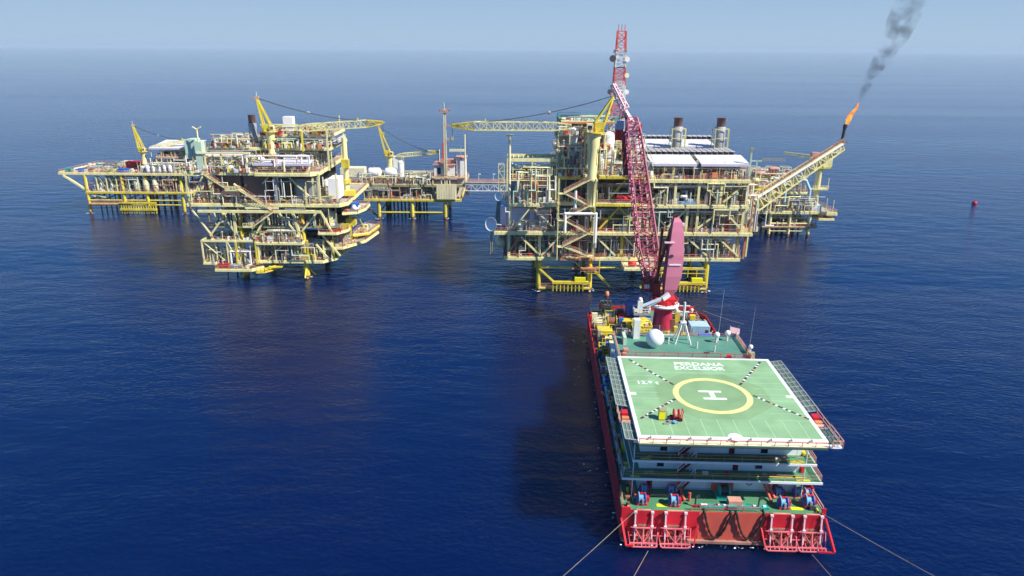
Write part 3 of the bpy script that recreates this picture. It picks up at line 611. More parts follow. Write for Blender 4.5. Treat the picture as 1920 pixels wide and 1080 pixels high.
container(9.0,71.4,3.0,2.2,2.2,Y,'flat yellow box container between the hose reel and the knuckle crane')
machine(2.6,68.2,2.4,2.6,2.4,'grey',Y,'grey engine in a yellow frame near the port bulwark, abreast of the knuckle crane')
basket(5.8,68.2,2.8,2.6,1.8,Y,'open yellow basket with red and grey fittings aft of the hose reel',load=('red','grey','dark'))
container(2.9,64.4,3.4,3.0,2.6,Y,'bright yellow container by the port bulwark, largest of the port row')
machine(6.6,64.4,2.6,2.6,3.2,'dark','grey','dark machine in a grey frame inboard of the bright yellow container')
basket(3.2,60.4,2.6,3.0,2.6,Y,'tall yellow basket just aft of the bright yellow container',load=('olive','rust','cream'))
basket(6.6,60.4,2.8,3.0,2.0,'olive','olive basket of rusty pipe beside the tall yellow basket',load=('rust','salmon','grey'))
container(5.8,55.8,5.2,3.4,2.6,'cream','wide cream container roof seen just forward of the cabins on the port side')
basket(2.0,56.4,1.8,3.2,2.0,Y,'narrow yellow rack tight against the port bulwark beside the wide cream container',load=('rust','green','grey'))
container(5.6,51.6,4.6,2.2,1.8,Y,'long low yellow bin aft of the wide cream container')
container(3.6,48.2,1.9,2.6,5.2,'clean_white','tall narrow white locker at the port corner ahead of the helicopter deck')
basket(1.5,46.4,1.3,4.0,1.6,'red','small red rack between the tall white locker and the port bulwark',load=('white','red','grey'))
container(10.5,76,3,3.4,4.6,'blue','dark blue container standing beyond the knuckle crane on the foredeck')
container(12.4,58.5,3.0,3.2,4.6,'blue','blue container behind the white stair casing, below the knuckle crane')
container(12.9,70,2.2,2.8,3.6,'light_blue','light blue container between the knuckle crane and the red pedestal')
machine(14.6,63.8,4.0,2.8,3.2,'dark','dark','black machine skid at the foot of the red crane pedestal','machine','equipment_skid')
container(15.9,58.6,4.4,2.8,3.4,'mint','pale green cabin with rounded look in front of the red crane pedestal')
container(16.2,52.2,3.4,2.4,4.2,'pale_blue','pale blue cabin just forward of the radar mast, port side of it')
container(20.8,60.8,2.4,2.2,3.0,'brown','brown box between the red pedestal and the blue cabins')
container(20.2,51.6,2.8,2.0,2.6,'white','white cabin directly behind the radar mast')
container(23.9,64.5,4.2,3.4,4.2,'pale_blue','large pale blue cabin on the starboard foredeck, highest of the starboard group')
container(24.4,59.6,2.8,2.6,3.4,'blue','deep blue container aft of the large pale blue cabin')
container(22.6,54.0,2.8,2.6,3.6,'orange','orange container on the starboard deck just forward of the cabins')
basket(26.2,70.2,2.4,3.2,1.8,'red','red basket by the starboard bulwark abreast of the crane pedestal',load=('grey','red','salmon'))
basket(26.6,56.4,2.0,3.4,1.8,'salmon','pinkish basket by the starboard bulwark near the flagstaff',load=('rust','teal','red'))
machine(26.4,51.6,2.4,2.6,2.2,'red','red','red engine skid by the starboard bulwark just forward of the cabins')
machine(21.3,77.0,3.2,2.6,2.6,'cream','dark','cream machine in a dark frame beyond the red pedestal','machine','equipment_skid')
basket(25.0,76.6,2.6,2.8,2.0,'grey','grey basket in the far starboard corner of the ship',load=('white','grey','rust'))
r_ = random.Random(77); g = MB('deep')
for k in range(340):
    if k < 60: x = r_.uniform(11,20); y = r_.uniform(46,66)
    elif k < 120: x = r_.uniform(.6,10.5); y = r_.uniform(45.5,82)
    elif k < 170: x = r_.uniform(19,27.8); y = r_.uniform(46,80)
    elif k < 230: x = r_.uniform(.5,2.6); y = r_.uniform(10,46)
    else: x = r_.uniform(.6,10.5); y = r_.uniform(45.5,82)
    g.use(r_.choice(['deep','deep','cream','grey','rust','red','dark','white','olive','salmon','blue'])); q = r_.random(); z_ = 5.66
    if q < .5: g.cb(x,y,z_,r_.uniform(.3,1.3),r_.uniform(.3,1.2),r_.uniform(.5,3.4) if k < 170 else r_.uniform(.3,1.0))
    elif q < .75: g.tube((x,y,z_+.3),(x+r_.uniform(-1.2,1.2),y+r_.uniform(-1.5,1.5),z_+r_.uniform(.3,1.8)),r_.uniform(.08,.22),7)
    else: g.lathe((x,y,z_),[(.35,0),(.4,.3),(.4,.9),(.3,1.1)],10)
tag(g.build('deck_clutter',ship),None,kind='stuff')
g = MB('grating'); g.box(.5,45.2,5.645,28,80,5.66); g.build('working_deck',ship)
g = MB('deep'); g.lathe((9.2,51.6,5.66),[(2.1,0),(2.1,8.4),(1.8,9.3),(1.0,10.0),(.1,10.2)],20); g.use('cream').rail([(7.6,50,14),(10.8,50,14)],1,1,.08); g.build('domed_tank',ship)
# fire trolley and box on the helicopter deck
t = thing('fire_foam_trolley','red hose and foam trolley standing on the near port part of the helicopter deck','trolley',S(7.4,5.0,18.0),YAW,world=False)
m = MB('red'); m.lathe((-.4,0,.95),[(.75,0),(.75,.12)],16,(1,0,0)); m.lathe((.3,0,.95),[(.75,0),(.75,.12)],16,(1,0,0)); m.use('salmon').lathe((-.3,0,.95),[(.5,0),(.5,.6)],14,(1,0,0)); m.build('hose_reel',t)
m = MB('red'); m.cb(0,0,.25,1.6,.9,.14); m.beam((.75,-.4,.3),(.9,-.4,1.6),.1); m.beam((.75,.4,.3),(.9,.4,1.6),.1); m.beam((.9,-.4,1.6),(.9,.4,1.6),.1); m.build('frame',t)
for sx in (-.6,.6):
    m = MB('rubber'); m.lathe((sx,-.55,.27),[(.27,0),(.27,.16)],12,(0,1,0)); m.lathe((sx,.42,.27),[(.27,0),(.27,.16)],12,(0,1,0)); m.build('wheel',t)
t = thing('rescue_equipment_box','yellow rescue box with grey fittings left of the red trolley on the helicopter deck','box',S(5.4,5.2,18.0),YAW,world=False)
m = MB('sign_yellow'); m.cb(0,0,.15,.9,1.0,1.3); m.build('box',t); m = MB('olive'); m.cb(.1,0,1.45,1.0,1.1,.12); m.cb(.55,-.1,.3,.25,.8,1.0); m.build('lid',t)
t = thing('wheel_chock_pile','small dark pile of chocks and rope between yellow box and red trolley','gear',S(6.5,4.0,18.0),YAW,world=False)
m = MB('steel'); r = random.Random(2)
for k in range(9): m.cb(r.uniform(-.9,.9),r.uniform(-.35,.35),0,r.uniform(.25,.5),.3,r.uniform(.15,.4))
m.build('chocks',t); m = MB('light_blue'); m.lathe((.5,-.1,.2),[(.3,0),(.35,.1),(.3,.2)],12); m.build('rope_coil',t)
# mooring lines
def rope(a,b,label,sag=.6,r=.06,mt='rope'):
    A = Vector(a); B = Vector(b); m = MB(mt); n = 16; P = [A.lerp(B,i/n)-Vector((0,0,sag*4*(i/n)*(1-i/n))) for i in range(n+1)]
    for p,q in zip(P,P[1:]): m.tube(p,q,r,5)
    return solo('mooring_line',m,label,'rope','mooring lines running from the ship into the sea')
rope(S(2.4,.6,6.4),(-9.5,62,-1),'pale mooring line from the port stern corner, upper one of the two on the left',.5,.032)
rope(S(3.6,-2.0,1.0),(8.5,66,-1),'pale mooring line from the foot of the leftmost anchor rack into the sea',.3,.036)
rope(S(27.9,.2,6.4),(76,60,-1),'thin mooring line going right from the starboard stern corner',.5,.03)
rope(S(26.4,-2.0,1.2),(48.2,66,-1),'thin mooring line from the foot of the rightmost anchor rack into the sea',.3,.03)
rope(S(.4,82,6.4),(2.9,179.9,-.5),'thin dark mooring line leading left from the bow of the ship',.3,.03,'steel')
rope(S(28.2,80,7.4),(62,175.6,-.5),'thin dark mooring line leading right from the bow of the ship',.3,.03,'steel')
# ================================================================ PLATFORM KIT
def face_pipes(t, x0,x1,y,z0,z1,seed,n=10,rmax=.26,name='pipe'):
    # pipes clipped to the outside of the platform: each its own part
    rn = random.Random(seed)
    for k in range(n):
        m = MB(rn.choice(['white','cream','grey','pale','cream','white','mint','steel','salmon','grey','pale'])); x = rn.uniform(x0,x1); z = z0+rn.choice([.2,.2,rn.uniform(.3,(z1-z0)*.5)]); yy = y-rn.uniform(.1,.9); P = [(x,yy,z)]
        for j in range(rn.choice([1,3,3,5])):
            if j % 2 == 0: z = min(z1-.3,z+rn.uniform(.25,.8)*(z1-z0)) if j < 3 or rn.random() < .5 else max(z0+.2,z-rn.uniform(.2,.6)*(z1-z0))
            else: x = min(x1,max(x0,x+rn.choice([-1,1])*rn.uniform(1,7)))
            P.append((x,yy,z))
        m.path(P,rn.uniform(.08,rmax),7); m.build(name,t)
def deck(t, poly, z, th=.9, col='pale', flo='floor', rails=True, rcol=None, name='deck', inset=0):
    th *= .82; m = MB(flo); m.prism(poly, z-.12, z)
    m.use(col); n = len(poly)
    for i in range(n):
        a = poly[i]; b = poly[(i+1) % n]; m.beam((a[0],a[1],z+.06-th/2),(b[0],b[1],z+.06-th/2),.34,th); q_ = Vector((b[0]-a[0],b[1]-a[1],0)); nn = Vector((q_.y,-q_.x,0)).normalized()*.19
        for k in range(int(q_.length/1.5)): c_ = Vector((a[0],a[1],0))+q_*((k+.5)/max(1,int(q_.length/1.5)))+nn; m.beam((c_.x,c_.y,z+.03-th),(c_.x,c_.y,z+.02),.07)
    xs = [p[0] for p in poly]; ys = [p[1] for p in poly]; x0, x1, y0, y1 = min(xs)+.5, max(xs)-.5, min(ys)+.5, max(ys)-.5
    if len(poly) == 4:
        for k in range(int((y1-y0)/6)+1): yy = y0+(y1-y0)*(k+.5)/(int((y1-y0)/6)+1); m.box(x0, yy-.15, z-th*.85, x1, yy+.15, z-.125)
        for k in range(int((x1-x0)/7)+1): xx = x0+(x1-x0)*(k+.5)/(int((x1-x0)/7)+1); m.box(xx-.15, y0, z-th*.7, xx+.15, y1, z-.13)
    o = m.build(name, t)
    if rails:
        r = MB(rcol or 'salmon'); r.rail([(a, b, z+.06) for a, b in poly], 1.15, 2.1, .045, True, mid=1)
        r.use('pale')
        for i in range(n):
            a = poly[i]; b = poly[(i+1) % n]; r.beam((a[0],a[1],z+.2),(b[0],b[1],z+.2),.06,.28)
        r.build('railing', t)
    return o
def rect(x0,x1,y0,y1): return [(x0,y0),(x1,y0),(x1,y1),(x0,y1)]
def column(t, x, y, z0, z1, r=.5, col='pale', square=False, name='column'):
    m = MB(col)
    if square: m.beam((x,y,z0),(x,y,z1),r*2)
    else: m.tube((x,y,z0),(x,y,z1),r,12)
    return m.build(name, t)
def brace(t, p, q, r=.28, col='pale', square=True, name='brace'):
    m = MB(col)
    (m.beam(p,q,r*2) if square else m.tube(p,q,r,8)); return m.build(name, t)
PAL = ['cream','white','grey','pale','steel','olive','white','cream','orange','mint']
def g_hvessel(x,y,z,L,r,col,ay=False):
    m = MB(col); ax = (0,1,0) if ay else (1,0,0); s = (0,-L/2,0) if ay else (-L/2,0,0)
    c = (x+s[0], y+s[1], z+r+.7); m.lathe(c,[(.05,-r*.45),(r*.6,-r*.3),(r*.92,-.05),(r,.15),(r,L-.15),(r*.92,L+.05),(r*.6,L+r*.3),(.05,L+r*.45)],14,ax)
    m.use('olive')
    for k in (-.3,.3):
        if ay: m.box(x-r*.8,y+k*L-.15,z,x+r*.8,y+k*L+.15,z+.9)
        else: m.box(x+k*L-.15,y-r*.8,z,x+k*L+.15,y+r*.8,z+.9)
    m.use('grey').tube((x,y,z+2*r+.6),(x,y,z+2*r+1.3),.16); m.use('red').cb(x,y,z+2*r+1.3,.5,.4,.2); return m,'pressure_vessel'
def g_vvessel(x,y,z,h,r,col):
    m = MB(col); m.lathe((x,y,z+.5),[(r*.9,0),(r,.2),(r,h-.8*r),(r*.75,h-.35*r),(.1,h)],16); m.use('olive').lathe((x,y,z),[(r*.95,0),(r*.85,.5)],12)
    m.use('pale')
    for zz in (h*.4,h*.85):
        for k in range(8): a=R(45*k); b=R(45*k+45); rr=r+.35; m.beam((x+rr*math.cos(a),y+rr*math.sin(a),z+zz+1),(x+rr*math.cos(b),y+rr*math.sin(b),z+zz+1),.07)
    m.use('grey').path([(x+r+.2,y-.3,z),(x+r+.2,y-.3,z+h+.6),(x,y-.3,z+h+.6),(x,y,z+h-.2)],.13,6); return m,'upright_vessel'
def g_skid(x,y,z,w,d,h,rn):
    m = MB(rn.choice(['pale','pale','deep','cream','olive']))
    for sx in (-1,1):
        for sy in (-1,1): m.beam((x+sx*w/2,y+sy*d/2,z),(x+sx*w/2,y+sy*d/2,z+h),.16)
        m.beam((x+sx*w/2,y-d/2,z+h),(x+sx*w/2,y+d/2,z+h),.16)
    for sy in (-1,1): m.beam((x-w/2,y+sy*d/2,z+h),(x+w/2,y+sy*d/2,z+h),.16); m.beam((x-w/2,y+sy*d/2,z+h*.5),(x+w/2,y+sy*d/2,z+h*.5),.12)
    for k in range(5):
        m.use(rn.choice(PAL+['red','dark','steel','rust'])); cx = x+rn.uniform(-.32,.32)*w; cy = y+rn.uniform(-.35,.3)*d; q = rn.random()
        if q < .35: m.cb(cx,cy,z+.1,rn.uniform(.5,1.4),rn.uniform(.4,1),rn.uniform(.6,h*.7))
        elif q < .7: m.lathe((cx,cy,z+.1),[(.35,0),(.4,.4),(.4,h*.55),(.1,h*.7)],10)
        else: m.lathe((cx-.7,cy,z+h*.4),[(.35,0),(.42,.3),(.42,1.1),(.3,1.4)],10,(1,0,0))
    m.use(rn.choice(['white','grey','orange','salmon'])); yy = y-d/2-.1
    m.path([(x-w/2,yy,z+.4),(x-w/4,yy,z+.4),(x-w/4,yy,z+h*.8),(x+w/3,yy,z+h*.8),(x+w/3,yy,z+.2)],.11,6); return m,'equipment_skid'
def g_cabinet(x,y,z,w,d,h,rn):
    m = MB(rn.choice(['white','cream','grey','white','pale','mint'])); m.cb(x,y,z+.1,w,d,h); m.use('dark')
    for k in range(int(w/1.1)): m.box(x-w/2+.25+k*1.1,y-d/2-.03,z+.4,x-w/2+.95+k*1.1,y-d/2+.02,z+h*.75) if rn.random() < .5 else None
    m.use('grey').cb(x,y,z+h+.1,w*.6,d*.5,.25); m.use('olive').cb(x,y,z,w+.1,d+.1,.1); return m,'equipment_cabinet'
def g_manifold(x,y,z,w,h,rn):
    m = MB('cream'); c = rn.choice(['pale','grey','orange','cream','white']); n = int(w/.6)
    for k in range(n):
        xx = x-w/2+k*.6+.2; m.use(c).tube((xx,y,z),(xx,y,z+h*rn.uniform(.6,1)),.12,6); m.use(rn.choice(['red','blue','dark','red','green','deep'])).cb(xx,y-.2,z+h*rn.uniform(.25,.6),.34,.34,.3)
    m.use(c)
    for f in (.25,.55,.85): m.tube((x-w/2,y+.15,z+h*f),(x+w/2,y+.15,z+h*f),.15,6)
    return m,'valve_manifold'
def g_pipes(x0,x1,y,z,h,rn,n=6):
    m = MB('grey')
    for k in range(n):
        r = rn.choice([.1,.14,.2,.28]); m.use(rn.choice(['white','cream','grey','pale','steel','salmon','white'])); a = rn.uniform(x0,x0+(x1-x0)*.4); b = rn.uniform(x0+(x1-x0)*.6,x1); yy = y+k*.5; zz = z+h-rn.uniform(1.3,2.4)
        m.path([(a,yy,z+.1),(a,yy,zz),(b,yy,zz),(b,yy,z+.1)],r,6)
    m.use('olive')
    for k in range(int((x1-x0)/6)+1): xx = x0+k*6+.3; m.beam((xx,y-.3,z),(xx,y-.3,z+h-.9),.16); m.beam((xx,y+n*.5,z),(xx,y+n*.5,z+h-.9),.16); m.beam((xx,y-.3,z+h-2.6),(xx,y+n*.5,z+h-2.6),.16)
    return m,'pipe_rack'
def clutter(t, x0,x1,y0,y1,z,h,seed,dens=.8,cw=5.2,cd=7.0,tall=1.0,racks=True,front=True):
    rn = random.Random(seed); nx = max(1,int((x1-x0)/cw)); ny = max(1,int((y1-y0)/cd)); z += .02
    dx = (x1-x0)/nx; dy = (y1-y0)/ny
    for j in range(ny):
        for i in range(nx):
            if rn.random() > dens: continue
            x = x0+(i+.5)*dx; y = y0+(j+.5)*dy+rn.uniform(-.5,.5); q = rn.random(); hh = (h-1.6)
            if q < .2: r = rn.uniform(.7,min(1.3,hh*.3)); m,nm = g_hvessel(x,y,z,dx*.62,r,rn.choice(['white','cream','grey','pale','cream','steel']))
            elif q < .36: m,nm = g_vvessel(x,y,z,hh*rn.uniform(.5,.85)*tall,rn.uniform(.6,1.2),rn.choice(['white','cream','grey','white','pale']))
            elif q < .66: m,nm = g_skid(x,y,z,dx*.75,dy*.5,min(hh*.85,rn.uniform(2.2,4.2)),rn)
            elif q < .8: m,nm = g_cabinet(x,y,z,dx*rn.uniform(.4,.75),dy*.4,min(hh*.8,rn.uniform(1.8,3)),rn)
            else: m,nm = g_manifold(x,y,z,dx*.8,min(hh,rn.uniform(2.2,4.5)),rn)
            m.build(nm,t)
        if racks:
            m,nm = g_pipes(x0+1,x1-1,y0+j*dy,z,h,rn,5); m.build(nm,t)
    if front:      # small loose fittings along the deck edge: boxes, drums, hose stations, lamps
        m = MB('red')
        for k in range(int((x1-x0)/.8)):
            x = x0+rn.uniform(0,x1-x0); m.use(rn.choice(['red','orange','white','cream','salmon','grey','deep','pale_blue','rust','white'])); s = rn.uniform(.3,1.1)
            m.cb(x,y0+rn.uniform(-1.2,-.3),z,s,rn.uniform(.3,.8),rn.uniform(.4,1.5))
        for k in range(int((x1-x0)/5)):
            x = x0+k*5+2; m.use('cream').tube((x,y0-1.4,z),(x,y0-1.4,z+2.6),.08,5); m.use('white').cb(x,y0-1.4,z+2.6,.45,.35,.25)
        tag(m.build('deck_edge_fittings',t),None,kind='stuff')
def crane(name,label,base,zt,zc,king,foot,tip,rest=None,r=1.0,col='deep',pcol='pale',ball=.55,cat='crane',bw=1.6,back=1):
    """pedestal crane: base (x,y), pedestal from base z to zt, cab deck at zc, king-post top, boom foot, boom tip"""
    bx,by,bz = base; t = thing(name,label,cat,base)
    m = MB(pcol); m.lathe((bx,by,bz),[(r*.85,0),(r*.85,(zt-bz)*.35),(r*1.15,(zt-bz)*.36),(r*1.15,(zt-bz)*.39),(r*.9,(zt-bz)*.42),(r,(zt-bz)*.8),(r*1.35,zt-bz)],20); m.build('pedestal',t)
    K = Vector(king); F = Vector(foot); T = Vector(tip); sg = 1 if T.x > bx else -1
    m = MB(col); m.lathe((bx,by,zt),[(r*1.9,0),(r*1.9,.3)],20); m.rail([(bx+r*1.85*math.cos(R(45*k)),by+r*1.85*math.sin(R(45*k)),zt+.3) for k in range(8)],1.0,1.4,.05,True)
    m.cb(bx-sg*r*.9,by,zt+.3,r*1.7,r*1.9,r*1.7); m.use('cream').cb(bx+sg*r*.9,by-r*.9,zt+.3,r*1.1,r*1.1,r*1.5); m.use('window').cb(bx+sg*r*.9,by-r*1.46,zt+.3+r*.5,r*.8,.03,r*.7); m.use('salmon').cb(bx,by-r*.3,zt+.3,r*.7,r*.7,r*1.0); m.use('dark').lathe((bx-.6,by+r*.5,zt+r),[(r*.5,0),(r*.5,1.2)],12,(1,0,0)); m.build('machinery_house',t)
    m = MB(col)
    for s_ in (-1,1):
        m.beam((bx-sg*r*1.3,by+s_*r*.8,zt+.3),(K.x,K.y+s_*r*.3,K.z),.38*r**.5,.42*r**.5); m.beam((bx+sg*r*1.0,by+s_*r*.8,zt+.3),(K.x,K.y+s_*r*.3,K.z),.36*r**.5)
    for f in (.3,.6): A = Vector((bx-sg*r*1.3,by,zt+.3)).lerp(K,f); m.beam(A-Vector((0,r*.7,0)),A+Vector((0,r*.7,0)),.2)
    m.use('salmon').cb(K.x,K.y,K.z-.2,r*1.1,r*1.0,r*.6); m.use('cream').tube(K,K+Vector((0,0,1.8)),.08,5); m.build('king_post',t)
    m = MB(pcol); L_ = (T-F).length
    m.truss(F,F.lerp(T,.15),bw*.5,bw*.5,2,.1,bw,bw*1.1); m.truss(F.lerp(T,.15),F.lerp(T,.82),bw,bw*1.1,max(6,int(L_*.67/1.8)),.12); m.use('deep').truss(F.lerp(T,.82),T,bw,bw*1.1,3,.12,bw*.35,bw*.35)
    m.beam(F.lerp(T,.85),T+(T-F).normalized()*.6,.5,.35); bo = m.build('boom',t)
    P = F.lerp(T,.72)+Vector((0,0,bw*.55)); m = MB('deep'); m.beam(P,P+Vector((0,0,.9)),.3,.5); m.build('pendant_anchor',bo)
    m = MB('dark'); n = 10; mid = 1.0
    for dy in (-.35,.35):
        pts = [(K.lerp(P,i/n)+Vector((0,dy,-mid*4*(i/n)*(1-i/n)))) for i in range(n+1)]
        for a,b in zip(pts,pts[1:]): m.tube(a,b,.07,4)
    m.build('pendant_rope',t)
    if ball: q = K.lerp(P,.5)-Vector((0,0,mid)); m = MB('steel'); m.ball(q,ball,10,6); m.cb(q.x,q.y,q.z-.2,ball*2.2,.9,.35); m.build('pendant_block',t)
    m = MB('dark'); m.tube(T,T-Vector((0,0,3)),.06,4); m.use('deep').cb(T.x,T.y,T.z-3.9,.5,.5,.9); m.build('hook',t)
    return t
def stack(t,x,y,z0,zt,r,frame=True):
    m = MB('grey'); H_ = zt-z0; m.lathe((x,y,z0),[(r,0),(r,H_*.72),(r*.85,H_*.74)],20); m.use('stack_brown').lathe((x,y,z0+H_*.74),[(r*.84,0),(r*.84,H_*.24),(r*.92,H_*.25),(r*.92,H_*.26)],20)
    o = m.build('exhaust_stack',t)
    if frame:
        m = MB('pale'); q = r*1.25
        for sx in (-1,1):
            for sy in (-1,1): m.beam((x+sx*q,y+sy*q,z0),(x+sx*q,y+sy*q,z0+H_*.68),.18)
        for f in (.12,.4,.68):
            for a,b in (((-1,-1),(1,-1)),((1,-1),(1,1)),((1,1),(-1,1)),((-1,1),(-1,-1))): m.beam((x+a[0]*q,y+a[1]*q,z0+H_*f),(x+b[0]*q,y+b[1]*q,z0+H_*f),.16)
        m.use('deep').tube((x+q+.2,y-q,z0),(x+q+.2,y-q,z0+H_*.7),.12); m.build('stack_frame',o)
def jacket(t, xs, ys, zt, r=.75, col='deep', zb=-4, batter=0, ring=(1.2,)):
    for x in xs:
        for y in ys:
            m = MB(col); m.tube((x,y,zb),(x,y,zt),r,14); m.use('rust').tube((x,y,-1),(x,y,.9),r*1.04,14); m.build('jacket_leg',t)
    for z in ring:
        for y in ys: brace(t,(xs[0],y,z),(xs[-1],y,z),r*.45,col,False)
        for x in xs: brace(t,(x,ys[0],z),(x,ys[-1],z),r*.4,col,False)
def conductors(t, x0,x1,y0,y1,zt,nx,ny,col='rust',r=.3):
    m = MB(col)
    for i in range(nx):
        for j in range(ny): m.tube((x0+(x1-x0)*i/max(1,nx-1),y0+(y1-y0)*j/max(1,ny-1),-4),(x0+(x1-x0)*i/max(1,nx-1),y0+(y1-y0)*j/max(1,ny-1),zt),r,8)
    split_parts(m,'riser_pipe',t,.02)
def shed(t,x0,x1,y0,y1,z,h,roof='roof_white',slope=.4,name='roof_shelter',vents=0):
    m = MB('pale')
    n = max(2,int((x1-x0)/4))
    for i in range(n+1):
        x = x0+(x1-x0)*i/n; m.beam((x,y0,z),(x,y0,z+h),.2); m.beam((x,y1,z),(x,y1,z+h+slope),.2); m.beam((x,y0,z+h-.1),(x,y1,z+h+slope-.1),.16)
    m.beam((x0,y0,z+h-.3),(x1,y0,z+h-.3),.18)
    o = m.build(name,t)
    m = MB(roof); a = .5; m.add([(x0-a,y0-a,z+h),(x1+a,y0-a,z+h),(x1+a,y1+a,z+h+slope),(x0-a,y1+a,z+h+slope),(x0-a,y0-a,z+h+.2),(x1+a,y0-a,z+h+.2),(x1+a,y1+a,z+h+slope+.2),(x0-a,y1+a,z+h+slope+.2)],[(0,3,2,1),(4,5,6,7),(0,1,5,4),(1,2,6,5),(2,3,7,6),(3,0,4,7)])
    m.use('lilac').box(x0-a,y0-a-.1,z+h-.5,x1+a,y0-a-.002,z+h+.15); m.use('grey')
    for i in range(5): xx = x0+(x1-x0)*(i+.5)/5; m.cb(xx,y0+.8,z+h+.2+slope*.1,.25,.25,.15)
    m.build('roof',o); return o

def small_gear(t, x0,x1,y,z,h,seed,step=1.5):
    # a dense row of small machinery behind the railing, one mesh: pumps, valves, boxes, conduits, posts, lamps
    rn = random.Random(seed); m = MB('pale'); x = x0
    while x < x1:
        c = rn.choice(['cream','pale','grey','white','steel','olive','rust','salmon','red','dark','pale','white','mint']); m.use(c); q = rn.random(); w_ = rn.uniform(.4,1.3); yy = y+rn.uniform(-.5,1.2)
        if q < .3: m.cb(x,yy,z,w_,.7,rn.uniform(.6,h*.55))
        elif q < .5: m.lathe((x,yy,z),[(w_*.4,0),(w_*.45,.3),(w_*.45,h*rn.uniform(.25,.6)),(.1,h*.65)],10)
        elif q < .65: m.lathe((x-w_*.7,yy,z+rn.uniform(.6,h*.6)),[(.1,-.2),(w_*.4,0),(w_*.4,w_*1.4),(.1,w_*1.6)],10,(1,0,0))
        else:
            zz = z+h*rn.uniform(.3,.9); a = x+rn.uniform(.8,3.2); r = rn.uniform(.05,.13); m.path([(x,yy,z),(x,yy,zz),(a,yy,zz),(a,yy,z+(0 if rn.random() < .6 else zz*.0+h*.92))],r,6)
        if rn.random() < .35: m.use(rn.choice(['pale','cream','olive'])).beam((x+.4,y-.3,z),(x+.4,y-.3,z+h*.98),.1)
        x += step*rn.uniform(.5,1.5)
    for k in range(3): m.use(rn.choice(['grey','cream','white'])); zz = z+h*rn.uniform(.72,.95); m.tube((x0+rn.uniform(0,4),y+.4*k,zz),(x1-rn.uniform(0,4),y+.4*k,zz),rn.uniform(.06,.14),6)
    tag(m.build('small_machinery',t),None,kind='stuff')
